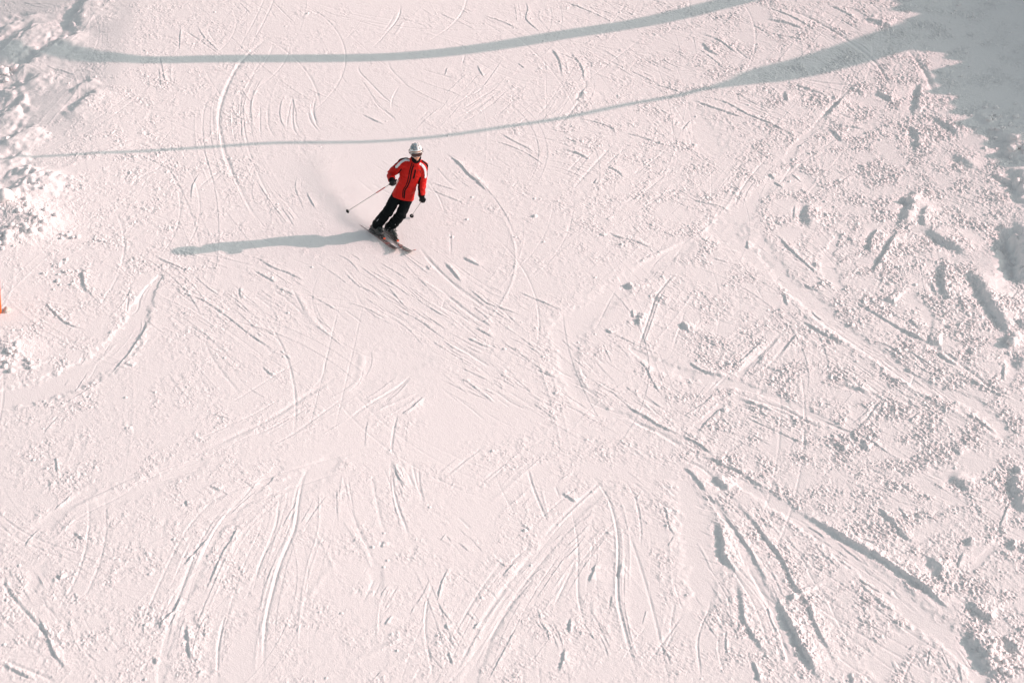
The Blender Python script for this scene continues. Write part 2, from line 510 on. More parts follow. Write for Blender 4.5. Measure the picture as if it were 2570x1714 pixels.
# smooth scraped or ploughed bands: tile, sink (m), softness, then x,y,width in tile units
BANDS = """
D .05 .25 1100,330,30 1030,430,80 960,560,150 900,700,190 790,850,240 600,980,250 300,1110,260 0,1180,260
A .02 .6 650,600,60 400,700,80 200,790,80 0,930,80
A .02 .7 650,220,60 520,330,80 440,380,60
B .0 .7 0,960,160 300,1000,130
A .0 .7 2050,1150,120 2250,1250,260 2351,1330,300
E .03 .5 2351,130,110 2150,240,170 1960,370,170 1750,530,200 1560,680,260 1530,900,160 1580,1100,140 1750,1250,120 1950,1290,60
E .02 .6 560,900,100 320,940,320 180,1000,260 120,1080,160
E .0 .7 700,1300,300 680,1400,340 600,1500,300
E .03 .3 1980,830,30 2150,930,100 2351,1010,110
F .03 .3 0,985,100 200,1040,90 400,1080,80 520,1120,70
F .04 .35 540,100,120 640,250,120 750,400,130 860,470,170 1000,620,150 1150,740,130 1350,880,150 1550,1020,140 1750,1120,120 2000,1200,120 2200,1400,120
F .03 .5 300,40,300 400,130,160 560,260,120
F .03 .3 1070,60,40 1010,180,90 1020,300,120 1090,430,60
F .02 .4 1560,470,90 1680,580,100 1700,660,60
F .02 .4 2180,180,90 2200,300,90 2190,420,60
F .02 .4 2230,880,70 2270,1000,80 2200,1080,60
F .03 .3 560,1130,60 750,1210,70 950,1310,70 1150,1400,60
F .03 .3 510,890,60 400,1000,60
F .02 .3 270,1220,50 80,1390,60
F .02 .4 1230,1250,100 1150,1370,100
C .03 .5 50,780,240 150,900,240 200,1000,200
C .03 .5 300,1561,300 420,1450,220 500,1350,120 760,1170,90 900,1290,120
C .02 .4 930,870,40 780,1000,60 730,1100,60
I .04 .3 380,170,70 600,290,110 760,400,110 1000,560,150 1200,720,170 1420,900,200 1600,1080,220 1850,1250,170 1970,1400,120 2050,1540,120
I .03 .4 30,200,160 90,400,240 140,700,260 140,1000,220
I .02 .4 1950,120,80 1650,180,120 1850,280,160 1950,330,60
I .02 .3 2120,640,50 2050,720,60 1990,790,40
I .02 .4 1350,1440,260 1560,1250,200
I .03 .3 210,300,40 330,470,60 480,760,60 600,980,70 690,1180,70 760,1400,70
G .02 .4 2250,40,150 2050,200,200 1800,180,60
G .02 .3 1900,90,70 1650,330,90 1450,560,90 1330,800,110 1220,1050,80 1130,1350,60 1100,1540,60
G .02 .4 620,240,80 450,360,100 300,480,120 170,560,120
G .02 .5 260,790,120 230,900,80
G .02 .5 1350,60,120 950,250,140 700,300,100
G .0 .6 1700,1200,180 1650,1500,260
H .0 .5 1350,120,200 1100,250,260 850,450,200 640,600,100
H .02 .4 1800,220,60 1500,500,100 1200,880,130 1000,1220,110 860,1561,110
H .0 .6 2000,600,200 2050,900,260 2150,1200,200
H .02 .5 220,800,100 230,900,80
E .0 .7 1100,1250,500 900,1200,400
B .0 .8 230,1010,380 60,1200,420 -60,1400,260 0,1560,120
C .03 .4 1000,100,60 1180,80,70 1230,110,60
C .02 .4 1050,150,90 1170,200,90
"""
# roughness of the snow over the slope, 12 x 8 survey cells
ROUGH = np.array([
 [.36,.34,.30,.22,.18,.18,.25,.35,.55,.60,.80,.60],
 [.38,.42,.34,.22,.14,.20,.33,.45,.60,.80,.95,.60],
 [.30,.44,.36,.22,.08,.22,.30,.45,.55,.70,.95,.95],
 [.40,.38,.30,.18,.10,.18,.22,.28,.50,.55,.95,1.0],
 [.45,.28,.26,.20,.15,.18,.30,.35,.70,.80,.90,1.0],
 [.32,.32,.28,.20,.20,.25,.30,.32,.58,.80,.85,.90],
 [.36,.36,.32,.22,.22,.22,.26,.32,.42,.65,.80,.90],
 [.34,.38,.36,.28,.28,.30,.30,.30,.48,.60,.65,.95]])
# groups of short parallel edge scrapes: tile, centre, half extents, direction (deg in tile), count, length
HATCH = """
B 1600,960 180,90 12 40 130
B 1650,1150 200,70 14 30 140
B 2150,480 170,160 22 60 150
B 1750,420 200,120 24 40 110
B 300,1180 200,200 30 12 120
B 1000,620 200,100 -38 26 160
B 1250,740 200,120 -38 30 150
B 700,720 220,120 -45 16 140
B 1950,60 300,70 22 40 150
B 650,150 350,100 25 30 120
B 2100,1290 200,150 -40 20 150
C 850,240 260,100 18 40 170
C 250,470 250,40 4 24 220
C 300,330 220,100 25 30 120
C 850,600 260,60 14 26 200
C 150,1380 150,60 18 16 180
C 650,920 160,80 10 40 110
C 560,740 200,90 22 30 150
C 1200,400 200,100 35 30 110
C 1600,450 200,200 12 40 100
C 1900,1250 300,200 20 70 120
C 1100,850 120,80 12 20 110
E 300,350 300,180 36 34 170
E 500,600 420,200 34 60 190
E 900,850 260,200 32 44 170
E 1300,900 260,160 34 30 150
E 1100,560 260,120 34 28 130
E 1750,950 250,250 40 26 110
E 1500,1200 400,200 28 50 130
E 2000,1250 300,160 30 40 120
E 950,1150 260,160 34 34 120
E 300,1150 300,150 -38 16 150
E 2150,260 120,90 -50 14 120
F 830,240 110,110 32 40 110
F 1130,640 180,80 15 34 120
F 1300,840 180,80 24 26 110
F 1030,400 80,40 40 12 110
F 1450,950 250,120 35 40 140
F 1700,1100 300,120 32 50 140
F 700,1330 320,150 28 44 140
F 450,1350 300,150 28 34 140
F 2300,520 60,100 -50 16 80
F 130,1180 140,120 -42 14 170
F 500,880 160,160 -42 16 160
F 1300,1250 160,120 -45 20 130
F 1900,800 300,300 20 70 110
F 1250,1450 300,120 30 40 120
G 1500,250 300,200 40 10 80
G 300,900 250,200 62 26 80
G 1150,1050 150,200 -65 18 70
G 650,1300 250,200 45 14 80
G 2050,400 150,250 -65 10 150
H 380,150 90,150 60 20 90
H 900,700 250,250 42 26 90
H 1150,800 160,160 -42 20 110
H 1780,1150 80,160 62 24 100
H 1000,80 250,80 -40 12 160
H 1650,550 200,150 -45 16 120
H 2150,250 180,220 40 26 110
H 350,950 200,160 -60 22 90
H 1450,1200 160,250 60 14 80
H 750,1200 160,180 50 22 80
H 2250,1150 100,300 62 12 100
I 250,470 100,220 20 44 80
I 600,600 120,250 62 24 120
I 1250,560 200,90 30 26 140
I 1400,250 350,180 28 50 120
I 1900,280 350,150 22 40 110
I 1150,700 220,110 38 26 130
I 1550,950 200,160 45 26 110
I 1950,1350 120,160 55 24 110
I 2000,900 260,200 50 34 90
I 820,560 200,160 28 30 110
I 1700,1450 300,100 65 26 110
I 300,1200 160,300 58 20 110
D 1550,200 400,100 16 20 130
D 1500,560 400,200 34 34 140
D 2000,500 300,250 34 30 120
D 550,420 160,200 30 24 70
D 1850,950 300,200 36 16 90
D 600,950 160,100 -55 12 90
A 1500,60 300,60 40 16 90
A 1700,800 300,300 62 14 110
A 850,1000 350,100 -20 22 120
A 850,1080 200,60 12 26 110
A 1150,1150 300,150 -40 16 110
A 350,500 200,60 18 26 90
A 200,620 180,80 -15 20 110
A 250,30 200,60 12 24 120
A 2000,1500 200,60 50 8 90
"""
def catmull(P, step):
    P = [np.array(p, float) for p in P]
    if len(P) == 2:
        n = max(2, int(np.linalg.norm(P[1][:2] - P[0][:2]) / step) + 1)
        return np.array([P[0] + (P[1] - P[0]) * t for t in np.linspace(0, 1, n)])
    Q = [2 * P[0] - P[1]] + P + [2 * P[-1] - P[-2]]
    outp = []
    for i in range(1, len(Q) - 2):
        a, b, c, d = Q[i - 1], Q[i], Q[i + 1], Q[i + 2]
        n = max(1, int(np.linalg.norm(c[:2] - b[:2]) / step))
        for k in range(n):
            t = k / n
            outp.append(.5 * ((2 * b) + (c - a) * t + (2 * a - 5 * b + 4 * c - d) * t * t + (3 * b - a - 3 * c + d) * t ** 3))
    outp.append(P[-1]); return np.array(outp)

DX, DY = 0.0085, 0.0130
X0, X1, Y0, Y1 = -11.2, 11.8, 20.6, 43.0
xd = np.arange(X0, X1, DX); yd = np.arange(Y0, Y1, DY)
def grow(start, sgn, end, d, k):
    a = []; p = start
    while abs(p - start) < end:
        d = min(d * k, 4.0); p += sgn * d; a.append(p)
    return np.array(a)
xs = np.concatenate([grow(X0, -1, 130, DX, 1.12)[::-1], xd, grow(xd[-1], 1, 130, DX, 1.06)])
ys = np.concatenate([grow(Y0, -1, 80, DY, 1.12)[::-1], yd, grow(yd[-1], 1, 180, DY, 1.10)])
NXD, NYD = len(xd), len(yd)
GX, GY = np.meshgrid(xd, yd)                       # rows = y
rng = np.random.default_rng(7)
FXq = np.fft.rfftfreq(NXD, DX)[None, :]; FYq = np.fft.fftfreq(NYD, DY)[:, None]
def band(lmin, lmax, ang=None, ratio=1.0):
    """band-limited noise, wavelengths lmin..lmax metres, optionally stretched along ang (degrees)"""
    w = rng.standard_normal((NYD, NXD)).astype(np.float32)
    F = np.fft.rfft2(w)
    if ang is not None:
        c, s = math.cos(R(ang)), math.sin(R(ang))
        fa = (FXq * c + FYq * s) * ratio; fb = -FXq * s + FYq * c
        f = np.sqrt(fa * fa + fb * fb)
    else: f = np.sqrt(FXq ** 2 + FYq ** 2)
    f = np.maximum(f, 1e-6)
    g = np.exp(-(f * lmin) ** 2 * .7) * (1 - np.exp(-(f * lmax) ** 2 * 1.5))
    n = np.fft.irfft2(F * g, s=(NYD, NXD))
    return (n / n.std()).astype(np.float32)

# ---- roughness map
cp_, sp_ = math.cos(PITCH), math.sin(PITCH)
MZ = macro(GX, GY).astype(np.float32)
dz_ = MZ - CAM_H; dd_ = GY * cp_ - dz_ * sp_; uu_ = GY * sp_ + dz_ * cp_
CU = np.clip((512 + FPX * GX / dd_) / 1024 * 12 - .5, 0, 10.999)
CV = np.clip((341 - FPX * uu_ / dd_) / 682 * 8 - .5, 0, 6.999)
i0 = CU.astype(int); j0 = CV.astype(int); fu = CU - i0; fv = CV - j0
rough = (ROUGH[j0, i0] * (1 - fu) * (1 - fv) + ROUGH[j0, i0 + 1] * fu * (1 - fv) + ROUGH[j0 + 1, i0] * (1 - fu) * fv + ROUGH[j0 + 1, i0 + 1] * fu * fv).astype(np.float32)
del dz_, dd_, uu_, CU, CV, i0, j0, fu, fv
n_patch = band(.5, 2.5); n_clump = band(.14, .6)
rough = rough * np.clip(1 + .38 * n_patch, .15, 2)
H = np.zeros((NYD, NXD), np.float32); HS = np.zeros_like(H)      # HS: the large drifts, softened afterwards
crumb = np.clip(.75 + .24 * band(.12, .7) + .14 * band(.03, .10), .05, 1.8)     # how far berm edges have crumbled

def stroke(pts, w, reach, fn, wpts=None):
    """evaluate fn(signed distance, 0..1 along, local width) on the grid near a polyline"""
    P = catmull(pts, max(.035, w * .6))
    W = P[:, 2] if P.shape[1] > 2 else np.full(len(P), w)
    reach = reach if P.shape[1] <= 2 else W.max() * .75 + .15
    x0, x1 = P[:, 0].min() - reach, P[:, 0].max() + reach; y0, y1 = P[:, 1].min() - reach, P[:, 1].max() + reach
    ia, ib = max(0, int((x0 - X0) / DX)), min(NXD, int((x1 - X0) / DX) + 2)
    ja, jb = max(0, int((y0 - Y0) / DY)), min(NYD, int((y1 - Y0) / DY) + 2)
    if ib <= ia + 1 or jb <= ja + 1: return
    D = np.full((jb - ja, ib - ia), 1e9, np.float32); S = np.zeros_like(D); T = np.zeros_like(D); WW = np.full_like(D, w)
    n = len(P) - 1
    for k in range(n):
        a, b = P[k, :2], P[k + 1, :2]; d = b - a; L = float(np.hypot(*d))
        if L < 1e-6: continue
        ka = max(ia, int((min(a[0], b[0]) - reach - X0) / DX)); kb = min(ib, int((max(a[0], b[0]) + reach - X0) / DX) + 2)
        la = max(ja, int((min(a[1], b[1]) - reach - Y0) / DY)); lb = min(jb, int((max(a[1], b[1]) + reach - Y0) / DY) + 2)
        if kb <= ka or lb <= la: continue
        gx = xd[ka:kb][None, :] - a[0]; gy = yd[la:lb][:, None] - a[1]
        t = np.clip((gx * d[0] + gy * d[1]) / (L * L), 0, 1)
        ex = gx - t * d[0]; ey = gy - t * d[1]; dist = np.sqrt(ex * ex + ey * ey)
        nx, ny = -d[1] / L, d[0] / L
        if nx * SX + ny * SY < 0: nx, ny = -nx, -ny
        sd = ex * nx + ey * ny
        sl = (slice(la - ja, lb - ja), slice(ka - ia, kb - ia))
        m = dist < D[sl]
        D[sl] = np.where(m, dist, D[sl]); S[sl] = np.where(m, np.where(sd < 0, -dist, dist), S[sl])
        T[sl] = np.where(m, (k + t) / n, T[sl]); WW[sl] = np.where(m, W[k] + (W[k + 1] - W[k]) * t, WW[sl])
    fn((slice(ja, jb), slice(ia, ib)), D, S, T, WW, reach)

smoothmask = np.ones((NYD, NXD), np.float32)
for ln in BANDS.strip().splitlines():
    f = ln.split(); tl, sink, soft = f[0], float(f[1]), float(f[2]); pts = []
    for q in f[3:]:
        x, y, wd = map(float, q.split(','))
        g = tile_ground(tl, x, y); g2 = tile_ground(tl, x + wd, y)
        pts.append((g[0], g[1], (g2[0] - g[0]) * 1.15))
    def fn(sl, D, S, T, WW, reach, sink=sink, soft=soft):
        e = D * 2 / np.maximum(WW, .02) + .10 * n_clump[sl]
        m = 1 - smooth(.85 - soft, 1 + soft * .5, e)
        H[sl] -= sink * m * .26
        smoothmask[sl] *= 1 - .88 * m
    stroke(pts, .2, .5, fn)
bump_extra = np.zeros((NYD, NXD), np.float32)
rnd0 = random.Random(23)
def do_stroke(kind, pts, w, h, rg, raw=False):
    if raw: pass
    elif kind == 'g': w = max(.013, w * .50); h *= .23
    elif kind == 'r': w *= .7; h *= .22
    elif kind == 's' and h < .075: w *= .55; h *= .31
    elif kind == 's': w *= .75; h *= .46
    rim_side = rnd0.choice((-1, 1)); rim_k = rnd0.uniform(.1, .4)
    dec = min(7 * w, .45 * sum(math.hypot(b[0] - a[0], b[1] - a[1]) for a, b in zip(pts, pts[1:])) + w)
    reach = {'g': 4.2 * w, 'r': 3.5 * w, 's': 8 * w, 'S': 9 * w}[kind] + .06
    def fn(sl, D, S, T, WW, reach):
        taper = smooth(0, .28, T) * smooth(0, .28, 1 - T)
        c = crumb[sl]
        if kind == 'g':
            q = -np.exp(-(S / w) ** 2) + rim_k * c * np.exp(-((S * rim_side - 1.9 * w) / (.8 * w)) ** 2)
            H[sl] += h * q * taper * (.75 + .3 * c)
        elif kind == 'S':
            Sj = S + 1.5 * w * (c - .75)
            q = smooth(-.55 * w, .35 * w, Sj) * np.clip(1 - np.maximum(Sj, 0) / dec, 0, 1) ** 1.5 - .45 * np.exp(-((Sj + 1.1 * w) / (.9 * w)) ** 2)
            HS[sl] += h * q * smooth(0, .28, T) * smooth(0, .28, 1 - T) * (1 - smooth(.75 * reach, reach, D)) * (.85 + .2 * c)
        elif kind == 'r':
            H[sl] += h * np.exp(-(S / (1.2 * w)) ** 2) * taper * (.6 + .4 * c)
        else:
            Sj = S + .25 * w * (c - .8)
            q = smooth(-.35 * w, .35 * w, Sj) * np.exp(-np.maximum(Sj, 0) / (2.4 * w)) - .35 * np.exp(-((Sj + .9 * w) / (.7 * w)) ** 2)
            q = q * (1 - smooth(.7 * reach, reach, D))
            H[sl] += h * 1.15 * q * taper * (.45 + .75 * c)
        if rg > 0:
            e = np.exp(-(D / (2.2 * w + .05)) ** 2) * taper * rg
            bump_extra[sl] = np.maximum(bump_extra[sl], e)
    stroke(pts, w, reach, fn)
for ln in STROKES.strip().splitlines():
    f = ln.split(); tl, kind = f[0], f[1]; w, h, rg = map(float, f[2:5])
    pts = [tile_ground(tl, *map(float, q.split(','))) for q in f[5:]]
    do_stroke(kind, pts, w, h, rg)
    # the many lighter tracks that run alongside each clear one
    P = catmull(pts, .12); Ls = len(P) * .12
    if Ls > 1.0 and kind != 'S':
        for _ in range(int(min(12, 2 + Ls * 2.2))):
            a0 = rnd0.uniform(0, .45); b0 = min(1, a0 + rnd0.uniform(.4, 1)); Q = P[int(a0 * (len(P) - 1)):int(b0 * (len(P) - 1)) + 1:3, :2]
            if len(Q) < 3: continue
            off = rnd0.gauss(0, .36); dv = Q[-1] - Q[0]; nv = np.array([-dv[1], dv[0]]) / (np.hypot(*dv) + 1e-6); sp_ = rnd0.gauss(0, .10)
            Q = [q + nv * (off + sp_ * k / len(Q)) for k, q in enumerate(Q)]
            w_ = rnd0.uniform(.008, .017); do_stroke(rnd0.choice('ggsr'), Q, w_, w_ * rnd0.uniform(.12, .38), rnd0.choice([0, 0, .12]), True)
rnd = random.Random(11)
for ln in HATCH.strip().splitlines():
    f = ln.split(); tl = f[0]; cx, cy = map(float, f[1].split(',')); rx, ry = map(float, f[2].split(','))
    an, n, L = float(f[3]), int(f[4]), float(f[5])
    for _ in range(int(n * .62)):
        px = cx + rx * rnd.gauss(0, .55); py = cy + ry * rnd.gauss(0, .55)
        a = R(an + rnd.gauss(0, 5)); l = L * rnd.uniform(.6, 2.4) * .5; bend = rnd.gauss(0, .06) * l
        c, s = math.cos(a), math.sin(a)
        pts = [tile_ground(tl, px - c * l, py - s * l), tile_ground(tl, px - s * bend, py + c * bend), tile_ground(tl, px + c * l, py + s * l)]
        w = rnd.uniform(.008, .017); do_stroke(rnd.choice('gss'), pts, w, w * rnd.uniform(.12, .40), rnd.choice([0, 0, .1]), True)
# long faint turns left by many skiers, mostly as pairs of tracks fanning out down the slope
FX, FY = to_ground(560, 395, macro)
for _ in range(420):
    x = rnd.uniform(-9, 9.5); y = rnd.uniform(22, 41.5); rr = math.hypot(x - FX, y - FY)
    rad_a = math.degrees(math.atan2(y - FY, x - FX))
    if rr > 1.5 and (y < FY + 2 or x > FX + 2) and rnd.random() < .8: a = rad_a + rnd.gauss(0, 9)
    else: a = rnd.choice([rnd.gauss(-48, 14), rnd.gauss(50, 18), rnd.gauss(-66, 12)])
    k = rnd.gauss(0, 3.6) + rnd.choice((-1.2, 1.2)); pts = []
    for i in range(rnd.randint(7, 20)):
        pts.append((x, y)); x += .33 * math.cos(R(a)); y += .33 * math.sin(R(a)); a += k
    w = rnd.uniform(.008, .018); h_ = w * rnd.uniform(.07, .30); kd_ = rnd.choice('ggsr')
    if any(abs(p[0] + 2.4) < 1.3 and 31.6 < p[1] < 35.8 for p in pts): continue
    do_stroke(kd_, pts, w, h_, 0, True)
    if rnd.random() < .6:
        dv = np.array(pts[-1]) - np.array(pts[0]); nv = np.array([-dv[1], dv[0]]) / (np.hypot(*dv) + 1e-6) * rnd.uniform(.12, .4)
        do_stroke(kd_, [(p[0] + nv[0], p[1] + nv[1]) for p in pts], w, h_ * .8, 0, True)

HS = np.fft.irfft2(np.fft.rfft2(HS) * np.exp(-2 * (math.pi * .030) ** 2 * (FXq ** 2 + FYq ** 2)), s=(NYD, NXD)).astype(np.float32)
H += HS; del HS
# ---- crystals, crumbs and clods
rough = np.clip(np.clip(rough, .05, 1.3) ** 1.12 * smoothmask + .55 * bump_extra, .02, 1.4)
n1 = band(.013, .034); n2 = band(.010, .020); n3 = band(.06, .30); n7 = band(.03, .09)
n4 = band(.018, .08, -50, 7.0); n5 = band(.018, .07, 40, 5.0); n6 = band(.014, .04, 0, 2.5)
rough *= 1 - .30 * smooth(0, 4, GX); rough *= 1 - .45 * smooth(-7.2, -8.4, GX)
patch = np.clip(.66 + .62 * n3 + .42 * n_clump, .06, 2.6)
lump = np.maximum(n1 + .7 * n2 - .25, 0)
fine = np.maximum(n2 - .1, 0)
H += rough * (.0026 * lump * patch + .0014 * fine * (.4 + patch) + .0008 * n6 + .0020 * np.maximum(n7 - .4, 0) * patch)
H += .0036 * rough ** 1.5 * n3 + .003 * rough * n_clump
dirmask = np.clip(.5 + .8 * n_patch, 0, 1.2)
H += rough * (.0014 * (1 + 1.1 * smooth(0, 4, GX)) * n4 * dirmask + .0011 * n5 * (1.2 - dirmask))
n9 = band(.025, .12, -42, 4.5); H += rough * smooth(-4, 3, GX) * .0052 * np.maximum(n9 - .35, 0)
n9 = band(.022, .09, 28, 4.0); H += rough * smooth(4, -3, GX + 2) * .0026 * np.maximum(n9 - .4, 0)
H += .00045 * n1 + .0002 * n2 + .0003 * n4
# loose clods
for _ in range(3000):
    x = rnd.uniform(-11, 11.5); y = rnd.uniform(21, 42.5)
    i, j = int((x - X0) / DX), int((y - Y0) / DY)
    if rnd.random() > rough[j, i] ** 1.3: continue
    r = rnd.uniform(.010, .026) * (1 + .8 * (rnd.random() > .95)); q = int(r / DX * 1.8) + 2; qj = int(r / DY * 1.8) + 2
    if i - q < 0 or j - qj < 0 or i + q >= NXD or j + qj >= NYD: continue
    gx = (xd[i - q:i + q] - x)[None, :]; gy = (yd[j - qj:j + qj] - y)[:, None]
    e = np.clip(1 - (gx ** 2 * rnd.uniform(.7, 1.3) + gy ** 2 * rnd.uniform(.7, 1.3)) / r ** 2, 0, 1)
    H[j - qj:j + qj, i - q:i + q] += (r * .7 * np.sqrt(e)).astype(np.float32)
# heap pushed up at the left edge, and mounds in the corner above it
for (tl, tx, ty, rx, ry, hh) in [('A', 30, 1400, .5, .34, .12), ('A', 150, 1470, .5, .32, .08), ('A', 270, 1540, .35, .22, .08), ('D', 60, 60, .5, .3, .10),
                                 ('A', 10, 540, .4, .35, .10), ('D', 30, 830, .4, .3, .07)]:
    cx, cy = tile_ground(tl, tx, ty)
    e = np.exp(-(((GX - cx) / rx) ** 2 + ((GY - cy) / ry) ** 2))
    H += (hh * e * (1 + .02 * n3 + .04 * n_clump)).astype(np.float32) + (.004 * e * np.maximum(n1, 0)).astype(np.float32)
edge = smooth(0, .9, np.minimum(np.minimum(GX - X0, X1 - GX), np.minimum(GY - Y0, Y1 - GY)))
H *= edge

# ---- unseen bank added to shade the upper right corner, crest shaped to fit
def uv(x, y): return x * SX + y * SY, -x * SY + y * SX
shade = [(2258, -60), (2266, 0), (2272, 30), (2290, 60), (2286, 90), (2296, 118), (2330, 126), (2372, 131), (2400, 138), (2386, 160), (2374, 190), (2380, 235), (2404, 262), (2420, 285), (2446, 300), (2470, 322), (2492, 340), (2512, 352), (2538, 372), (2548, 392), (2575, 410), (2620, 430)]
sv, su = [], []
for (fx, fy) in shade:
    x, y = to_ground(fx * KT, fy * KT, macro); u, v = uv(x, y); sv.append(v); su.append((u, float(macro(x, y))))
order = np.argsort(sv); sv = np.array(sv)[order]; U0 = 16.5
need = np.array([(U0 - su[k][0]) * math.tan(SUN_EL) + su[k][1] for k in order]) - macro(U0 * SX - sv * SY, U0 * SY + sv * SX)
def bank(x, y):
    u, v = uv(x, y)
    crest = np.interp(v, np.concatenate([[sv[0] - 3.0, sv[0] - .8], sv, [sv[-1] + 6, sv[-1] + 25]]), np.concatenate([[.2, .6], need, [need[-1] * .8, 1.0]]))
    crest = crest + .10 * np.sin(v * 7.3) * np.sin(v * 3.1 + 1) + .05 * np.sin(v * 17.0 + 2)
    d = u - U0
    prof = np.where(d < 0, np.exp(-(d / 1.9) ** 2), np.exp(-(d / 6.0) ** 2))
    return crest * prof
full = macro(*np.meshgrid(xs, ys)) * 1.0
FXg, FYg = np.meshgrid(xs, ys)
bk = bank(FXg, FYg); full = np.maximum(full, bk) if False else full + np.maximum(bk - full * 0, 0) * smooth(10.2, 12.5, FXg)
ix0 = int(np.searchsorted(xs, xd[0] - 1e-9)); iy0 = int(np.searchsorted(ys, yd[0] - 1e-9))
full[iy0:iy0 + NYD, ix0:ix0 + NXD] += H
# far swells so the sheet is not a flat plate further out
far = smooth(14, 60, np.hypot(FXg, FYg - 32))
full += far * (1.2 * np.sin(FXg * .045 + .5) * np.cos(FYg * .05) + .4 * np.sin(FXg * .13 + FYg * .09))
nx_, ny_ = len(xs), len(ys)
co = np.empty((ny_ * nx_, 3), np.float32); co[:, 0] = FXg.ravel(); co[:, 1] = FYg.ravel(); co[:, 2] = full.ravel()
idx = np.arange(nx_ * ny_, dtype=np.int32).reshape(ny_, nx_)
quads = np.stack([idx[:-1, :-1], idx[:-1, 1:], idx[1:, 1:], idx[1:, :-1]], -1).reshape(-1, 4)
me = bpy.data.meshes.new('snow_slope'); me.vertices.add(len(co)); me.vertices.foreach_set('co', co.ravel())
me.loops.add(quads.size); me.loops.foreach_set('vertex_index', quads.ravel())
me.polygons.add(len(quads)); me.polygons.foreach_set('loop_start', np.arange(0, quads.size, 4, dtype=np.int32))
me.polygons.foreach_set('loop_total', np.full(len(quads), 4, np.int32)); me.polygons.foreach_set('use_smooth', np.ones(len(quads), bool))
me.update(calc_edges=True)
def ground_z(x, y):
    fx = np.interp(x, xs, np.arange(nx_)); fy = np.interp(y, ys, np.arange(ny_)); i, j = int(fx), int(fy)
    return float(full[min(j, ny_ - 1), min(i, nx_ - 1)])
snow = mat('snow', (.87, .82, .815), rough=.75, spec=.15)
n = snow.node_tree; tc = n.nodes['Texture Coordinate']; b = n.nodes['Principled BSDF']
t1 = n.nodes.new('ShaderNodeTexNoise'); t1.inputs['Scale'].default_value = 60; t1.inputs['Detail'].default_value = 5; t1.inputs['Roughness'].default_value = .65
n.links.new(tc.outputs['Object'], t1.inputs['Vector'])
bp = n.nodes.new('ShaderNodeBump'); bp.inputs['Strength'].default_value = .5; bp.inputs['Distance'].default_value = .010
n.links.new(t1.outputs['Fac'], bp.inputs['Height']); n.links.new(bp.outputs[0], b.inputs['Normal'])
me.materials.append(snow)
slope = bpy.data.objects.new('snow_slope', me); link(slope); tag(slope, kind='structure')

# ------------------------------------------------------------------ shapes for built objects
def frame_from(t, hint):
    t = Vector(t).normalized(); a = Vector(hint); a = a - t * a.dot(t)
    if a.length < 1e-4: a = t.orthogonal()
    a.normalize(); return t, a, t.cross(a).normalized()
def loft(pts, ra, rb=None, hint=(1, 0, 0), n=16, cap=True, power=2.0):
    """closed tube through pts; ra = radius along hint, rb = radius across it"""
    rb = rb or ra; P = [Vector(p) for p in pts]; V, F = [], []
    m = len(P)
    tang = [((P[min(i + 1, m - 1)] - P[max(i - 1, 0)]).normalized()) for i in range(m)]
    rings = []
    def ring(c, t, a_, b_):
        _, a, b = frame_from(t, hint); r = []
        for k in range(n):
            th = 2 * math.pi * k / n; ct, st = math.cos(th), math.sin(th)
            ct = math.copysign(abs(ct) ** (2 / power), ct); st = math.copysign(abs(st) ** (2 / power), st)
            r.append(len(V)); V.append(c + a * (a_ * ct) + b * (b_ * st))
        rings.append(r)
    if cap:
        for q in (.35, .75): ring(P[0] - tang[0] * min(ra[0], rb[0]) * (math.sqrt(1 - q * q)) * .6, tang[0], ra[0] * q, rb[0] * q)
    for i in range(m): ring(P[i], tang[i], ra[i], rb[i])
    if cap:
        for q in (.75, .35): ring(P[-1] + tang[-1] * min(ra[-1], rb[-1]) * (math.sqrt(1 - q * q)) * .6, tang[-1], ra[-1] * q, rb[-1] * q)
    for r0, r1 in zip(rings, rings[1:]):
        for k in range(n): F.append((r0[k], r0[(k + 1) % n], r1[(k + 1) % n], r1[k]))
    F.append(tuple(reversed(rings[0]))); F.append(tuple(rings[-1]))
    return V, F
def ellipsoid(c, r, axes=None, nu=16, nv=10):
    A = axes or (Vector((1, 0, 0)), Vector((0, 1, 0)), Vector((0, 0, 1))); c = Vector(c); V, F = [], []
    for j in range(1, nv):
        ph = math.pi * j / nv
        for i in range(nu):
            th = 2 * math.pi * i / nu
            V.append(c + A[0] * (r[0] * math.sin(ph) * math.cos(th)) + A[1] * (r[1] * math.sin(ph) * math.sin(th)) + A[2] * (r[2] * math.cos(ph)))
    for j in range(nv - 2):
        for i in range(nu): F.append((j * nu + i, (j + 1) * nu + i, (j + 1) * nu + (i + 1) % nu, j * nu + (i + 1) % nu))
    t = len(V); V.append(c + A[2] * r[2]); V.append(c - A[2] * r[2])
    for i in range(nu):
        F.append((t, i, (i + 1) % nu)); b = (nv - 2) * nu; F.append((t + 1, b + (i + 1) % nu, b + i))
    return V, F
def join(parts):
    V, F = [], []
    for v, f in parts:
        o = len(V); V += list(v); F += [tuple(i + o for i in q) for q in f]
    return V, F
def box(c, half, axes=None):
    A = axes or (Vector((1, 0, 0)), Vector((0, 1, 0)), Vector((0, 0, 1))); c = Vector(c)
    V = [c + A[0] * (half[0] * x) + A[1] * (half[1] * y) + A[2] * (half[2] * z) for x in (-1, 1) for y in (-1, 1) for z in (-1, 1)]
    return V, [(0, 1, 3, 2), (4, 6, 7, 5), (0, 4, 5, 1), (2, 3, 7, 6), (0, 2, 6, 4), (1, 5, 7, 3)]
def bevel_obj(o, w=.002, seg=2):
    m = o.modifiers.new('bevel', 'BEVEL'); m.width = w; m.segments = seg; m.limit_method = 'ANGLE'; return o
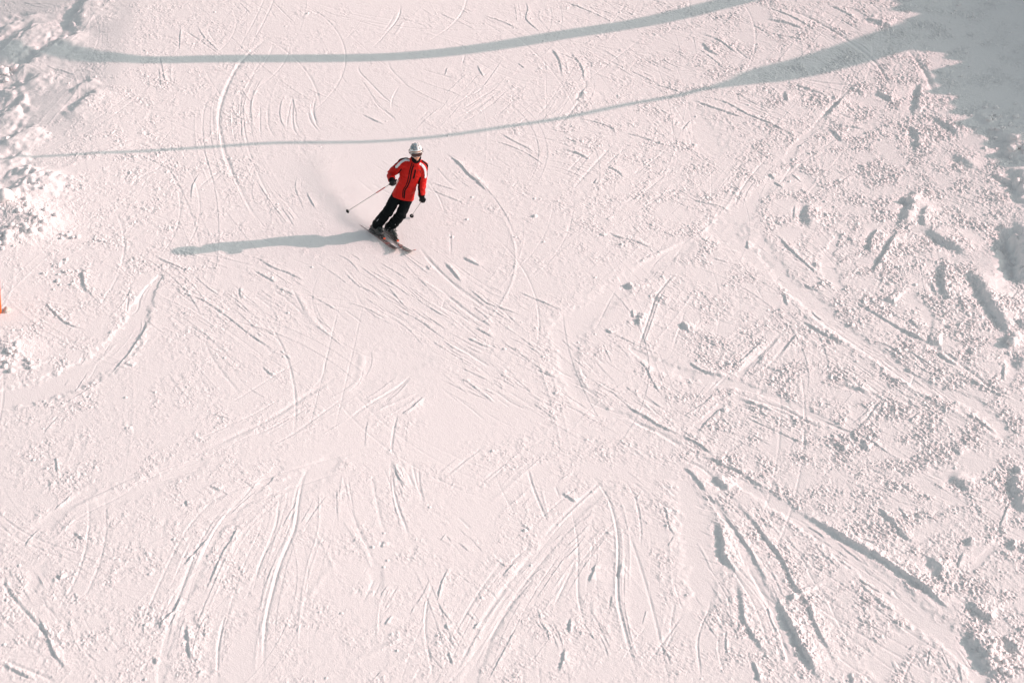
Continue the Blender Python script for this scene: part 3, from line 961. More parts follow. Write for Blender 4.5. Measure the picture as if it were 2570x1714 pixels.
def remesh(name, parts, voxel, material, parent=None, relax=2, wrinkle=None):
    """blend overlapping closed shapes into one continuous skin"""
    V, F = join(parts)
    me = bpy.data.meshes.new(name); me.from_pydata([tuple(v) for v in V], [], F); me.update()
    tmp = bpy.data.objects.new(name + '_source', me); link(tmp)
    md = tmp.modifiers.new('r', 'REMESH'); md.mode = 'VOXEL'; md.voxel_size = voxel
    dg = bpy.context.evaluated_depsgraph_get(); ev = tmp.evaluated_get(dg)
    new = bpy.data.meshes.new_from_object(ev); new.name = name
    bpy.data.objects.remove(tmp); bpy.data.meshes.remove(me)
    bm = bmesh.new(); bm.from_mesh(new); bmesh.ops.recalc_face_normals(bm, faces=bm.faces)
    for _ in range(relax): bmesh.ops.smooth_vert(bm, verts=bm.verts, factor=.5, use_axis_x=True, use_axis_y=True, use_axis_z=True)
    bm.normal_update()
    if wrinkle:
        moves = [(v, v.normal * wrinkle(v.co, v.normal)) for v in bm.verts]
        for v, d in moves: v.co += d
    bm.to_mesh(new); bm.free()
    new.materials.clear(); new.materials.append(material)
    new.polygons.foreach_set('use_smooth', [True] * len(new.polygons))
    o = bpy.data.objects.new(name, new); link(o)
    if parent: o.parent = parent
    return o

# ------------------------------------------------------------------ unseen gear above the slope; pipe and boom added to cast shadow bands
steel = mat('galvanised_steel', (.32, .33, .34), rough=.45, spec=.5, metal=.6, bump=.15, bscale=40)
dark_steel = mat('dark_cable', (.08, .08, .085), rough=.6, spec=.4)
def lifted(tile_pts, t, step=.35):
    """path whose shadow falls along the given line on the snow, t metres up the sun's rays"""
    P = [tile_ground(*p) for p in tile_pts]; z = [float(macro(*p)) for p in P]
    tt = t if isinstance(t, list) else [t] * len(P)
    Q = [(x + sun_vec.x * k, y + sun_vec.y * k, zz + sun_vec.z * k) for (x, y), zz, k in zip(P, z, tt)]
    return [tuple(q) for q in catmull(Q, step)] if len(Q) > 2 else Q
pipe_line = [('A', -3300, 60), ('A', -2200, 190), ('A', -1000, 310), ('A', -200, 375), ('A', 350, 392), ('A', 900, 405), ('A', 1500, 402), ('A', 2351, 398), ('B', 500, 378), ('B', 1000, 322), ('B', 1500, 240), ('B', 2100, 145), ('C', 300, 20), ('C', 700, -80), ('C', 1300, -230)]
pp = lifted(pipe_line, 8.5); m = len(pp)
t = bpy.data.objects.new('shadow_pipe', None); link(t); t.location = pp[0]  # out-of-view pipe, added for the shadow band it throws
tag(t, 'unseen grey pipe added to cast the upper shadow band on the slope', 'pipe')
def child(o, root): o.parent = root; o.matrix_parent_inverse = Matrix.Translation(root.location).inverted(); return o
rad = [.095 + .07 * smooth(.1, .95, i / m) for i in range(m)]
V, F = loft(pp, [float(r) for r in rad], hint=(0, 0, 1), n=14); child(mesh_obj('pipe', V, F, steel), t)
for k in (0, m - 1):                                     # posts carrying the ends of the pipe
    x, y, z = pp[k]; V, F = loft([(x, y, ground_z(x, y) - .3), (x, y, z - .05)], [.07, .05], n=12); child(mesh_obj('post', V, F, steel), t)
cab_line = [('A', -5600, 600), ('A', -3500, 900), ('A', -1500, 1060), ('A', -300, 1085), ('A', 300, 1070), ('A', 750, 1045), ('A', 1000, 1035), ('A', 1530, 1000), ('A', 1900, 978), ('B', 0, 975), ('B', 300, 965), ('B', 700, 930), ('B', 1100, 870), ('B', 1500, 810), ('B', 1950, 715), ('B', 2300, 655), ('C', 150, 608)]
cp = lifted(cab_line, 9.6); m = len(cp)
t = bpy.data.objects.new('haul_cable', None); link(t); t.location = cp[-1]
tag(t, 'thin dark steel cable strung from the added boom across the slope', 'cable')
V, F = loft(cp, [float(.013 + .033 * smooth(.35, .8, i / m)) for i in range(m)], hint=(0, 0, 1), n=10); child(mesh_obj('cable', V, F, dark_steel), t)
x, y, z = cp[0]; V, F = loft([(x, y, ground_z(x, y) - .3), (x, y, z + .1)], [.07, .05], n=12); child(mesh_obj('post', V, F, steel), t)
wood = mat('weathered_wood', (.20, .15, .11), rough=.8, spec=.2, bump=.4, bscale=60, vary=.25)
bt = 9.6
beam = lifted([('C', 60, 630), ('C', 260, 590), ('C', 480, 545), ('C', 1000, 420), ('C', 1550, 250), ('C', 1900, 140), ('C', 2500, -40)], bt)
m = len(beam); t = bpy.data.objects.new('shadow_boom', None); link(t)  # out-of-view boom, added and tapered to throw the broad shadow band
x, y, z = beam[-1]; t.location = (x, y, ground_z(x, y))
tag(t, 'unseen tapered timber boom added to cast the broad shadow band', 'boom')
rad = [float(.03 + .30 * smooth(.0, .22, i / m) + .10 * smooth(.2, .9, i / m)) * .86 for i in range(m)]
V, F = loft(beam, rad, hint=(0, 0, 1), n=18); child(mesh_obj('boom', V, F, wood), t)
V, F = loft([(x, y, ground_z(x, y) - .5), (x, y, z - .1)], [.28, .22], n=16); child(mesh_obj('post', V, F, wood), t)

# ------------------------------------------------------------------ orange marker at the left edge, and the ice lump beside it
orange = mat('orange_plastic', (.85, .16, .02), rough=.4, spec=.5, bump=.1, bscale=80)
gx, gy = to_ground(1.0, 312, macro); gz = ground_z(gx, gy)
t = bpy.data.objects.new('piste_marker', None); link(t); t.location = (gx - .040, gy, gz)
tag(t, 'orange piste marker pole standing at the left edge of the picture', 'marker pole')
tp = Vector((.088, -.02, .98)); pts = [Vector((0, 0, -.1)) + tp * k for k in (0, .3, .6, .9, 1.2)]
V, F = loft(pts, [.043, .040, .038, .035, .033], n=14); o = mesh_obj('pole', V, F, orange, t)
V, F = loft([pts[-1] + Vector((0, 0, -.01)), pts[-1] + tp * .05], [.040, .036], n=14); mesh_obj('cap', V, F, mat('white_cap', (.75, .75, .74), rough=.5), t)
def lump(c, r, seed, squash=.75, sub=3):
    bm = bmesh.new(); bmesh.ops.create_icosphere(bm, subdivisions=sub, radius=1.0); V = []
    for v in bm.verts:
        k = 1 + .38 * mnoise.noise(v.co * 1.3 + Vector((seed * 3.1, seed, 0))) + .16 * mnoise.noise(v.co * 3.7 + Vector((seed, 0, seed)))
        p = v.co * k; V.append(Vector(c) + Vector((p.x * r, p.y * r, p.z * r * squash)))
    F = [tuple(v.index for v in f.verts) for f in bm.faces]; bm.free(); return V, F
ice = mat('dirty_ice', (.62, .565, .52), rough=.7, spec=.3, bump=.3, bscale=60, vary=.12)
lx, ly = to_ground(17.5 * KT, 779 * KT, macro)
V, F = lump((0, 0, .02), .06, 5.0); o = mesh_obj('ice_lump', V, F, ice); o.location = (lx, ly, ground_z(lx, ly)); tag(o, 'small yellowish dirty ice lump beside the orange marker pole', 'ice lump')
# snow clods thrown up at the left edge and along the shaded bank
parts = []
rs = random.Random(5)
def clods(tl, cx, cy, rx, ry, n, r0, r1):
    for _ in range(n):
        tx, ty = cx + rs.gauss(0, rx * .5), cy + rs.gauss(0, ry * .5); x, y = tile_ground(tl, tx, ty); r = rs.uniform(r0, r1) * rs.choice([1, 1, .6])
        parts.append(lump((x, y, ground_z(x, y) + r * .2), r, rs.random() * 50, rs.uniform(.6, .9), 2 if r < .07 else 3))
clods('A', 60, 1400, 90, 60, 4, .07, .15); clods('A', 150, 1480, 180, 60, 6, .04, .08); clods('A', 300, 1500, 120, 80, 10, .02, .06)
clods('A', 220, 1250, 160, 60, 6, .015, .04); clods('D', 80, 60, 180, 70, 24, .025, .07); clods('D', 450, 70, 120, 20, 8, .02, .05)
clods('A', 40, 520, 50, 50, 14, .04, .1); clods('D', 60, 880, 160, 90, 24, .02, .06); clods('D', 420, 300, 120, 120, 20, .015, .035)
clods('C', 1900, 100, 80, 160, 8, .02, .045); clods('C', 2150, 820, 220, 100, 26, .02, .055); clods('C', 2300, 1040, 80, 80, 10, .04, .10)
clods('C', 1850, 480, 160, 200, 10, .02, .04); clods('F', 2290, 780, 30, 60, 4, .05, .10); clods('I', 2200, 1400, 120, 200, 24, .02, .05)
V, F = join(parts); o = mesh_obj('snow_clods', V, F, snow); tag(o, kind='stuff')

# ------------------------------------------------------------------ the skier (local frame: x to the picture's right, y up the slope, z up)
BX, BY = to_ground(382.0, 232.7); ORG = Vector((BX, BY, float(macro(BX, BY)) + .0))
U = .00127
def P3(cx, cy, dy=0.0):
    """measured on the figure: sideways, height, depth -> metres"""
    return Vector(((cx - 500) * U, dy, ((1235 - cy) * U - dy * .55) / .835))
M_red = mat('red_shell', (.50, .010, .006), rough=.6, spec=.18, bump=.5, bscale=38, vary=.12)
M_white = mat('white_panel', (.74, .74, .76), rough=.6, spec=.3, bump=.25, bscale=50)
M_black = mat('black_fabric', (.0035, .006, .007), rough=.8, spec=.10, bump=.35, bscale=60)
M_pant = mat('black_trousers', (.0028, .0055, .0065), rough=.75, spec=.10, bump=.4, bscale=45)
M_glove = mat('black_glove', (.005, .007, .008), rough=.5, spec=.22, bump=.3, bscale=90)
M_skin = mat('skin', (.60, .30, .20), rough=.5, spec=.4, vary=.08, bscale=80)
M_helm = mat('helmet_shell', (.66, .67, .66), rough=.22, spec=.6, coat=.5, vary=.04)
M_helm2 = mat('helmet_grey', (.20, .26, .30), rough=.25, spec=.6, coat=.5)
M_lens = mat('goggle_lens', (.045, .014, .010), rough=.15, spec=.5, coat=.1)
M_gfr = mat('goggle_frame', (.62, .60, .56), rough=.4, spec=.5)
M_boot = mat('boot_shell', (.016, .022, .022), rough=.35, spec=.4, coat=.15, vary=.3)
M_buck = mat('buckle_metal', (.70, .70, .68), rough=.25, spec=.6, metal=.5)
M_skitop = mat('ski_top', (.025, .024, .026), rough=.3, spec=.5, coat=.5)
M_skired = mat('ski_red', (.16, .018, .014), rough=.3, spec=.5, coat=.5)
M_skitip = mat('ski_tip', (.75, .10, .03), rough=.35, spec=.5)
M_base = mat('ski_base', (.45, .43, .40), rough=.5, spec=.4)
M_shaft = mat('pole_shaft', (.55, .54, .52), rough=.3, spec=.6, metal=.4)
M_shred = mat('pole_red', (.45, .03, .025), rough=.35, spec=.5)
M_rub = mat('rubber', (.006, .008, .008), rough=.6, spec=.2)

hd = Vector((.590, -.085, 1.600)); neck = Vector((.566, -.025, 1.40))
shR, shL = Vector((.385, -.015, 1.352)), Vector((.680, .005, 1.285))
elR, elL = P3(637, 482, .015), P3(1028, 565, .02)
wrR, wrL = P3(655, 560, -.17), P3(1018, 742, -.11)
haR, haL = P3(668, 592, -.225), P3(1033, 800, -.135)
hipR, hipL = P3(758, 665, .05), P3(862, 700, .05)
knR, knL = P3(590, 948, -.075), P3(755, 985, -.10)
anR, anL = P3(432, 1122, .035), P3(602, 1150, -.01)
pel = (hipR + hipL) / 2 + Vector((.0, .0, .03)); tors = (neck - pel)
sh_ax = (shL - shR).normalized()
def L(a, b, t): return a + (b - a) * t

def torso(g, low=-.17, top=1.0, hemk=1.0):
    ts = [low, low * .5, 0, .2, .42, .62, .78, .9, 1.0, 1.08]
    wa = [.168 * hemk, .165 * hemk, .163, .155, .160, .178, .182, .150, .092, .074]
    wb = [.130 * hemk, .126 * hemk, .120, .108, .108, .114, .110, .098, .084, .070]
    bend = [.060, .050, .030, .020, .018, .010, .0, -.004, 0, 0]
    keep = [i for i, t in enumerate(ts) if t <= top]
    return loft([L(pel, neck, ts[i]) + Vector((0, -bend[i], 0)) for i in keep], [wa[i] * g for i in keep], [wb[i] * g for i in keep], hint=sh_ax, n=28, power=2.3)
def arm(s, e, w, g, wrist_r=.05):
    mid1 = L(s, e, .5); mid2 = L(e, w, .5)
    out = (e - s).normalized()
    return loft([L(neck, s, .62), s, mid1, L(s, e, .88), e, L(e, w, .2), mid2, L(e, w, .85), w], [.078 * g, .083 * g, .074 * g, .069 * g, .067 * g, .066 * g, .060 * g, .055 * g, wrist_r * g], hint=(0, 1, 0), n=18)
def leg(h, k, a, g, ankle=.075, ext=0.0):
    foot = a + (a - k).normalized() * ext
    return loft([h + Vector((0, 0, .05)), h, L(h, k, .35), L(h, k, .75), k, L(k, a, .2), L(k, a, .5), L(k, a, .8), foot], [.074 * g, .084 * g, .092 * g, .083 * g, .080 * g, .080 * g, .081 * g, .079 * g, ankle], hint=(1, 0, 0), n=18)
# hand gripping a pole
def hand(h, wrist, axis, side, g=1.0):
    """palm, four fingers of different lengths curled round the grip, thumb closing from the side"""
    a = Vector(axis).normalized(); k = (h - wrist); k = (k - a * k.dot(a)).normalized(); s = a.cross(k) * side
    parts = [loft([wrist, L(wrist, h, .45) + s * .012, h + s * .026 - k * .004, h + s * .027 + k * .018], [.030 * g, .036 * g, .042 * g, .036 * g], [.026 * g, .022 * g, .019 * g, .014 * g], hint=a, n=14)]
    for i, ln in enumerate((.92, 1.0, .96, .78)):
        o = a * ((1.5 - i) * .0215); r = (.0112, .0115, .0112, .0100)[i] * g
        c = [h + o + s * .027 + k * .014, h + o + s * .020 + k * .038 * ln, h + o + s * -.006 + k * .044 * ln, h + o - s * .027 + k * .026 * ln, h + o - s * .026 * ln - k * .004, h + o - s * .012 - k * .014 * ln]
        parts.append(loft(c, [r, r * 1.08, r * 1.04, r, r * .93, r * .8], hint=a, n=10))
    tb = [h - k * .022 + s * .022 + a * .030, h - k * .006 + a * .047 + s * .008, h + k * .016 + a * .050 - s * .014, h + k * .030 + a * .044 - s * .026]
    parts.append(loft(tb, [.0150 * g, .0140 * g, .0125 * g, .0105 * g], hint=a, n=10))
    return parts
poleR_tip, poleL_tip = P3(47, 962, .03), P3(857, 1012, .50)
axR, axL = (haR - poleR_tip).normalized(), (haL - poleL_tip).normalized()

# head frame
hf = Vector((.16, -.98, .06)).normalized(); hr = Vector((1, .15, .03)); hr = (hr - hf * hr.dot(hf)).normalized(); hu = hr.cross(hf).normalized()
if hu.z < 0: hu = -hu
def HP(r, f, u): return hd + hr * r + hf * f + hu * u
AX = (hr, hf, hu)
head_parts = [ellipsoid(HP(0, -.01, .03), (.077, .097, .095), AX, 20, 14), ellipsoid(HP(0, .028, -.055), (.055, .062, .066), AX, 18, 12),
    ellipsoid(HP(0, .070, -.098), (.024, .020, .017), AX, 12, 8),
    loft([HP(0, .088, .012), HP(0, .099, -.014), HP(0, .108, -.033), HP(0, .096, -.042)], [.008, .010, .014, .010], hint=hr, n=10),
    ellipsoid(HP(.013, .096, -.040), (.008, .010, .007), AX, 8, 6), ellipsoid(HP(-.013, .096, -.040), (.008, .010, .007), AX, 8, 6),
    ellipsoid(HP(0, .087, -.063), (.023, .009, .005), AX, 12, 6), ellipsoid(HP(0, .085, -.073), (.020, .009, .006), AX, 12, 6),
    ellipsoid(HP(.034, .062, -.030), (.022, .020, .024), AX, 10, 8), ellipsoid(HP(-.034, .062, -.030), (.022, .020, .024), AX, 10, 8),
    ellipsoid(HP(.078, -.005, -.012), (.008, .018, .030), AX, 10, 8), ellipsoid(HP(-.078, -.005, -.012), (.008, .018, .030), AX, 10, 8),
    ellipsoid(HP(.031, .078, .010), (.016, .012, .010), AX, 10, 8), ellipsoid(HP(-.031, .078, .010), (.016, .012, .010), AX, 10, 8)]
neckp = loft([L(pel, neck, .95), neck, HP(0, -.01, -.03)], [.066, .060, .062], hint=hr, n=16)
body_parts = [torso(.78, low=-.02)] + head_parts + [neckp, arm(shR, elR, wrR, .62, .045), arm(shL, elL, wrL, .62, .045), leg(hipR, knR, anR, .72, .045, .06), leg(hipL, knL, anL, .72, .045, .06)]
SF = Vector((.60, -.80, .065)).normalized()              # where the skis point
shin = ((knR - anR).normalized() + (knL - anL).normalized()) / 2
SN = Vector((.27, .16, .95)); SN = (SN - SF * SN.dot(SF)).normalized(); SS = SF.cross(SN).normalized()   # top face of the skis, and their right-hand side
body_parts += hand(haR, wrR, axR, 1, .78) + hand(haL, wrL, axL, -1, .78)
for a in (anR, anL): body_parts.append(loft([a - SN * .02 - SF * .05, a - SN * .065 + SF * .02, a - SN * .085 + SF * .14], [.034, .038, .030], [.034, .028, .018], hint=SS, n=12))
person = remesh('person', body_parts, .0065, M_skin, relax=1)
tag(person, 'skier in red jacket and white helmet leaning into a turn', 'skier'); person.location = ORG

def wr(scale, amp, axis):
    ax = Vector(axis).normalized()
    def f(c, n):
        q = c * scale; t = c.dot(ax) * scale
        v = mnoise.noise(Vector((q.x * .35, q.y * .35, t * 1.5)) + Vector((3, 1, 7))) + .5 * mnoise.noise(q * 1.1)
        return amp * (1 - abs(v) * 2.2)
    return f
foldt = wr(8, .0075, tors)
def jacket_wr(c, n):
    return foldt(c, n) + .004 * mnoise.noise(c * 26) + .0015 * mnoise.noise(c * 70)
jk = [torso(1.0, low=-.40, hemk=1.06), arm(shR, elR, wrR, 1.0, .056), arm(shL, elL, wrL, 1.0, .056),
      ellipsoid(shR, (.085, .080, .078)), ellipsoid(shL, (.085, .080, .078))]
jacket = remesh('jacket', jk, .0050, M_red, person, relax=3, wrinkle=jacket_wr)
bm = bmesh.new(); bm.from_mesh(jacket.data); ta = tors.normalized()       # straight open hem
hem_n = (ta + sh_ax * -.03 + Vector((0, .36, 0))).normalized(); bmesh.ops.bisect_plane(bm, geom=bm.verts[:] + bm.edges[:] + bm.faces[:], plane_co=pel - tors * .275, plane_no=hem_n, clear_inner=True)
bm.to_mesh(jacket.data); bm.free(); jacket.data.update()
collar_c = L(neck, hd, .10)
V, F = loft([L(pel, neck, .96), neck + Vector((0, -.004, .01)), L(neck, HP(0, .02, -.09), .62)], [.100, .088, .083], [.096, .086, .084], hint=hr, n=26, cap=False)
collar = mesh_obj('collar', V, F, M_red, person); md = collar.modifiers.new('s', 'SOLIDIFY'); md.thickness = .008

bvh = BVHTree.FromObject(jacket, bpy.context.evaluated_depsgraph_get())
bv_col = BVHTree.FromObject(collar, bpy.context.evaluated_depsgraph_get())
fw = Vector((0, .835, -.55))
def on(cx, cy, tree=bvh):
    o = P3(cx, cy) - fw * 3; hit = tree.ray_cast(o, fw); return hit[0]
def trace(pts, step=4):
    P = catmull([(x, y) for x, y in pts], step) if len(pts) > 2 else catmull(pts, step)
    return [h for h in (on(*p[:2]) for p in P) if h is not None]
jv = [v.co.copy() for v in jacket.data.vertices]; jn = [v.normal.copy() for v in jacket.data.vertices]
from mathutils.kdtree import KDTree
fc = [(p.index, p.center.copy()) for p in jacket.data.polygons]; kd = KDTree(len(fc))
for i, c in fc: kd.insert(c, i)
kd.balance()
taken = set()
def patch(name, line, width, material, lift=.0028, exclusive=True):
    """a panel sewn on the jacket along a line"""
    sel = set()
    for h in line:
        for (c, i, d) in kd.find_range(h, width):
            if not exclusive or i not in taken: sel.add(i)
    taken.update(sel); idx = {}; V, F = [], []
    for i in sel:
        f = []
        for vi in jacket.data.polygons[i].vertices:
            if vi not in idx: idx[vi] = len(V); V.append(jv[vi] + jn[vi] * lift)
            f.append(idx[vi])
        F.append(tuple(f))
    ec = {}
    for f in F:
        for a_, b_ in zip(f, f[1:] + f[:1]): k_ = (min(a_, b_), max(a_, b_)); ec[k_] = ec.get(k_, 0) + 1
    nb = {}
    for (a_, b_), c_ in ec.items():
        if c_ == 1: nb.setdefault(a_, []).append(b_); nb.setdefault(b_, []).append(a_)
    for _ in range(8):
        N_ = {i: (V[i] + sum((V[j] for j in js), Vector()) / len(js)) / 2 for i, js in nb.items()}
        for i, p in N_.items(): V[i] = p
    o = mesh_obj(name, V, F, material, person); md = o.modifiers.new('s', 'SOLIDIFY'); md.thickness = lift * .9; md.offset = -1; return o
patch('zip_flap', trace([(938, 356), (905, 450), (880, 560), (845, 640), (812, 690), (800, 785)]), .0105, M_black)
patch('zip_flap', trace([(912, 356), (880, 450), (855, 560), (825, 630), (790, 690), (782, 780)]), .0075, M_black)
patch('chest_pocket', trace([(950, 440), (940, 490), (925, 540)]), .0125, M_black)
patch('pocket_zip', trace([(740, 555), (715, 595), (680, 655)], 3), .007, mat('zip_silver', (.5, .5, .46), rough=.4))
patch('shoulder_panel', trace([(872, 318), (830, 312), (790, 330), (750, 362), (712, 400)], 3), .021, M_white)
patch('shoulder_panel', trace([(1008, 362), (1035, 378), (1060, 410), (1072, 450), (1075, 490), (1073, 525)], 3), .020, M_white)
def topline(pts): return [p for p in pts]
def near(pl):   # snap a 3-D line to the jacket
    out_ = []
    for p in catmull([tuple(q) for q in pl], .008):
        r = bvh.find_nearest(Vector(p)); out_.append(r[0])
    return out_
wp = trace([(872, 318), (830, 312), (790, 330), (750, 362), (705, 392)], 3)
patch('shoulder_piping', near([p + Vector((-.015, .075, .055)) for p in wp[::3]]), .030, M_black)
wp = trace([(1008, 362), (1035, 378), (1060, 410), (1072, 450), (1075, 490), (1073, 525)], 3)
patch('shoulder_piping', near([p + Vector((.045, .05, .02)) for p in wp[::3]]), .020, M_black)
patch('side_panel', trace([(1004, 530), (992, 575), (986, 640), (991, 700), (1000, 738)], 3), .017, M_black)
patch('side_panel', trace([(776, 425), (752, 458), (728, 482)], 3), .0085, M_black)
for pts in ([(947, 318), (940, 352)], [(921, 322), (912, 352)]):
    hs_ = [on(*p, bv_col) for p in pts]
    if all(h is not None for h in hs_): V, F = loft([hs_[0] + Vector((.0, .0, .01)), hs_[0], hs_[1], hs_[1] + Vector((-.002, -.004, -.012))], [.0075] * 4, [.003] * 4, n=10); mesh_obj('zip_flap', V, F, M_black, collar)
patch('chest_badge', trace([(980, 435), (1000, 442), (1014, 450), (1014, 472)], 2), .0055, mat('badge_dark', (.16, .008, .006), rough=.5))
patch('arm_seam', near(trace([(676, 392), (700, 405), (724, 420)], 3)), .006, M_black, exclusive=False)
patch('hem_cord', trace([(690, 655), (676, 668)], 3), .006, M_black)

# trousers
tr_fold = wr(10, .009, (knR - anR))
tp = [leg(hipR, knR, anR, 1.0, .088), leg(hipL, knL, anL, 1.0, .088), loft([L(pel, neck, -.17), pel, L(pel, neck, .2)], [.132, .140, .13], [.098, .105, .10], hint=sh_ax, n=24),
      ellipsoid(knR + Vector((0, -.01, 0)), (.084, .083, .088)), ellipsoid(knL + Vector((0, -.01, 0)), (.084, .083, .088))]
tro = remesh('trousers', tp, .0066, M_pant, person, relax=2, wrinkle=lambda c, n: tr_fold(c, n) + .004 * mnoise.noise(c * 22))
bt_ = BVHTree.FromObject(tro, bpy.context.evaluated_depsgraph_get())
for pts in ([(465, 1045), (445, 1070)], [(678, 1112), (680, 1116)]):
    hs_ = [on(*p, bt_) for p in pts]
    if all(h is not None for h in hs_):
        V, F = loft([h + Vector((0, -.003, .002)) for h in hs_], [.0035] * 2, n=8); mesh_obj('reflective_tab', V, F, M_white, person)

# neck gaiter, helmet, goggles
V, F = loft([L(neck, HP(0, .02, -.09), .05), L(neck, HP(0, .02, -.09), .5), HP(0, .018, -.088), HP(0, .008, -.052)], [.078, .076, .076, .082], [.078, .078, .078, .080], hint=hr, n=28, cap=False)
ga = []
for v in V:                                             # open at the face: the front rim drops below the lips
    q = v - hd; f = q.dot(hf); u_ = q.dot(hu); r_ = q.dot(hr)
    if f > .0 and u_ > -.092: v = v - hu * (.040 * min(1, f / .045) * max(0, 1 - (abs(r_) / .075) ** 4))
    ga.append(v)
g_o = mesh_obj('neck_gaiter', ga, F, M_black, person); md = g_o.modifiers.new('s', 'SOLIDIFY'); md.thickness = .007
md = g_o.modifiers.new('ss', 'SUBSURF'); md.levels = 1; md.render_levels = 1
HR, HF, HU = .103, .121, .105; hc = HP(0, -.012, .030)
def helm_pt(az, el, k=1.0):                              # az: 0 = front, el: up
    return hc + hr * (HR * k * math.sin(az) * math.cos(el)) + hf * (HF * k * math.cos(az) * math.cos(el)) + hu * (HU * k * math.sin(el))
def rim(az):
    c = math.cos(az); return R(8) + R(10) * float(smooth(.45, .9, c)) if c > .45 else R(-38) + R(46) * float(smooth(.05, .45, c))
V, F = [], []; NA, NE = 120, 40
for j in range(NE + 1):
    for i in range(NA):
        az = 2 * math.pi * i / NA; e0 = rim(az); el = e0 + (R(89.5) - e0) * j / NE
        ridge = 1 + .018 * math.cos(az * 2) * math.cos(el) ** 2 + (.012 if abs(math.sin(az)) * math.cos(el) < .30 and el > R(20) else 0)
        V.append(helm_pt(az, el, ridge))
for j in range(NE):
    for i in range(NA): F.append((j * NA + i, j * NA + (i + 1) % NA, (j + 1) * NA + (i + 1) % NA, (j + 1) * NA + i))
F.append(tuple(NE * NA + i for i in range(NA)))
helmet = mesh_obj('helmet', V, F, M_helm, person); helmet.data.materials.append(M_helm2)
for p in helmet.data.polygons:
    q = p.center - hd; 
    if -.080 < q.dot(hr) < .018 and q.dot(hu) > .085: p.material_index = 1
md = helmet.modifiers.new('s', 'SOLIDIFY'); md.thickness = .012; md.offset = -1
def vent(az, el, ln=.014, wd=.008):
    ln *= 1.15; wd *= 1.2
    c = helm_pt(az, el, 1.012); n_ = (c - hc).normalized(); a = hr.cross(n_).normalized(); b = n_.cross(a)
    V, F = ellipsoid(c, (wd, ln, .0055), (b.normalized(), a, n_), 14, 8); o = mesh_obj('vent', V, F, M_rub, person)
    V, F = [], []
    for k in range(20):
        th = 2 * math.pi * k / 20
        for (kk, hh) in ((1.25, .001), (1.6, .004), (1.9, -.001)): V.append(c + b * (wd * kk * math.cos(th)) + a * (ln * kk * .9 * math.sin(th)) + n_ * hh)
    for k in range(20):
        for q in range(2): a0 = k * 3 + q; b0 = ((k + 1) % 20) * 3 + q; F.append((a0, b0, b0 + 1, a0 + 1))
    mesh_obj('vent_rim', V, F, M_helm, o)
for (az, el, l, w) in [(-27, 37, .0105, .009), (38, 36, .008, .006), (-66, 34, .0075, .006), (60, 62, .008, .0065), (-62, 66, .009, .007), (-8, 64, .008, .007), (-140, 50, .013, .008), (140, 50, .013, .008), (180, 40, .014, .008)]:
    vent(R(az), R(el), l, w)
def face_band(azs, u0, u1, rad, thick, name, material, parent, bulge=0.0, notch=0.0):
    V, F = [], []; n_ = len(azs); rows = 7
    for j in range(rows):
        for i, az in enumerate(azs):
            t_ = j / (rows - 1); e = i / (n_ - 1) * 2 - 1
            sh = (1 - abs(e) ** 5) ** .35 if abs(e) < 1 else .12
            mid = (u0 + u1) / 2; half = (u1 - u0) / 2 * max(.25, sh); uu = mid + half * (t_ * 2 - 1)
            if t_ < .5: uu += notch * math.exp(-(e / .16) ** 2) * (1 - 2 * t_)
            rr = rad + bulge * (1 - (t_ * 2 - 1) ** 2)
            V.append(hc + hr * (rr * .86 * math.sin(az)) + hf * (rr * 1.0 * math.cos(az)) + hu * (uu - .030))
    for j in range(rows - 1):
        for i in range(n_ - 1): F.append((j * n_ + i, j * n_ + i + 1, (j + 1) * n_ + i + 1, (j + 1) * n_ + i))
    o = mesh_obj(name, V, F, material, parent); md = o.modifiers.new('s', 'SOLIDIFY'); md.thickness = thick; md.offset = 0; return o
azs = [R(-60 + 120 * i / 24) for i in range(25)]
gog = face_band(azs, -.036, .044, .118, .016, 'goggles', M_gfr, person, .004, .012)
azl = [R(-49 + 98 * i / 24) for i in range(25)]
face_band(azl, -.028, .036, .129, .003, 'lens', M_lens, gog, .005, .012)
azb = [R(58 + 244 * i / 40) for i in range(41)]
face_band(azb, .0, .028, .131, .003, 'strap', M_black, gog)

# gloves
for (h, w, ax, sd, el) in ((haR, wrR, axR, 1, elR), (haL, wrL, axL, -1, elL)):
    g = remesh('glove', hand(h, w, ax, sd, 1.42), .0036, M_glove, person, relax=1)
    cuff = loft([w + (w - el).normalized() * -.02, w, w + (h - w).normalized() * .03], [.056, .057, .050], hint=(0, 1, 0), n=20)
    mesh_obj('cuff', *cuff, M_black, g)
    s = Vector(ax).cross((h - w).normalized()).normalized() * sd
    V, F = ellipsoid(h + s * .056, (.020, .007, .020), (Vector(ax), s, Vector(ax).cross(s)), 14, 8); mesh_obj('knuckle_pad', V, F, mat('grey_pad', (.09, .10, .09), rough=.5), g)

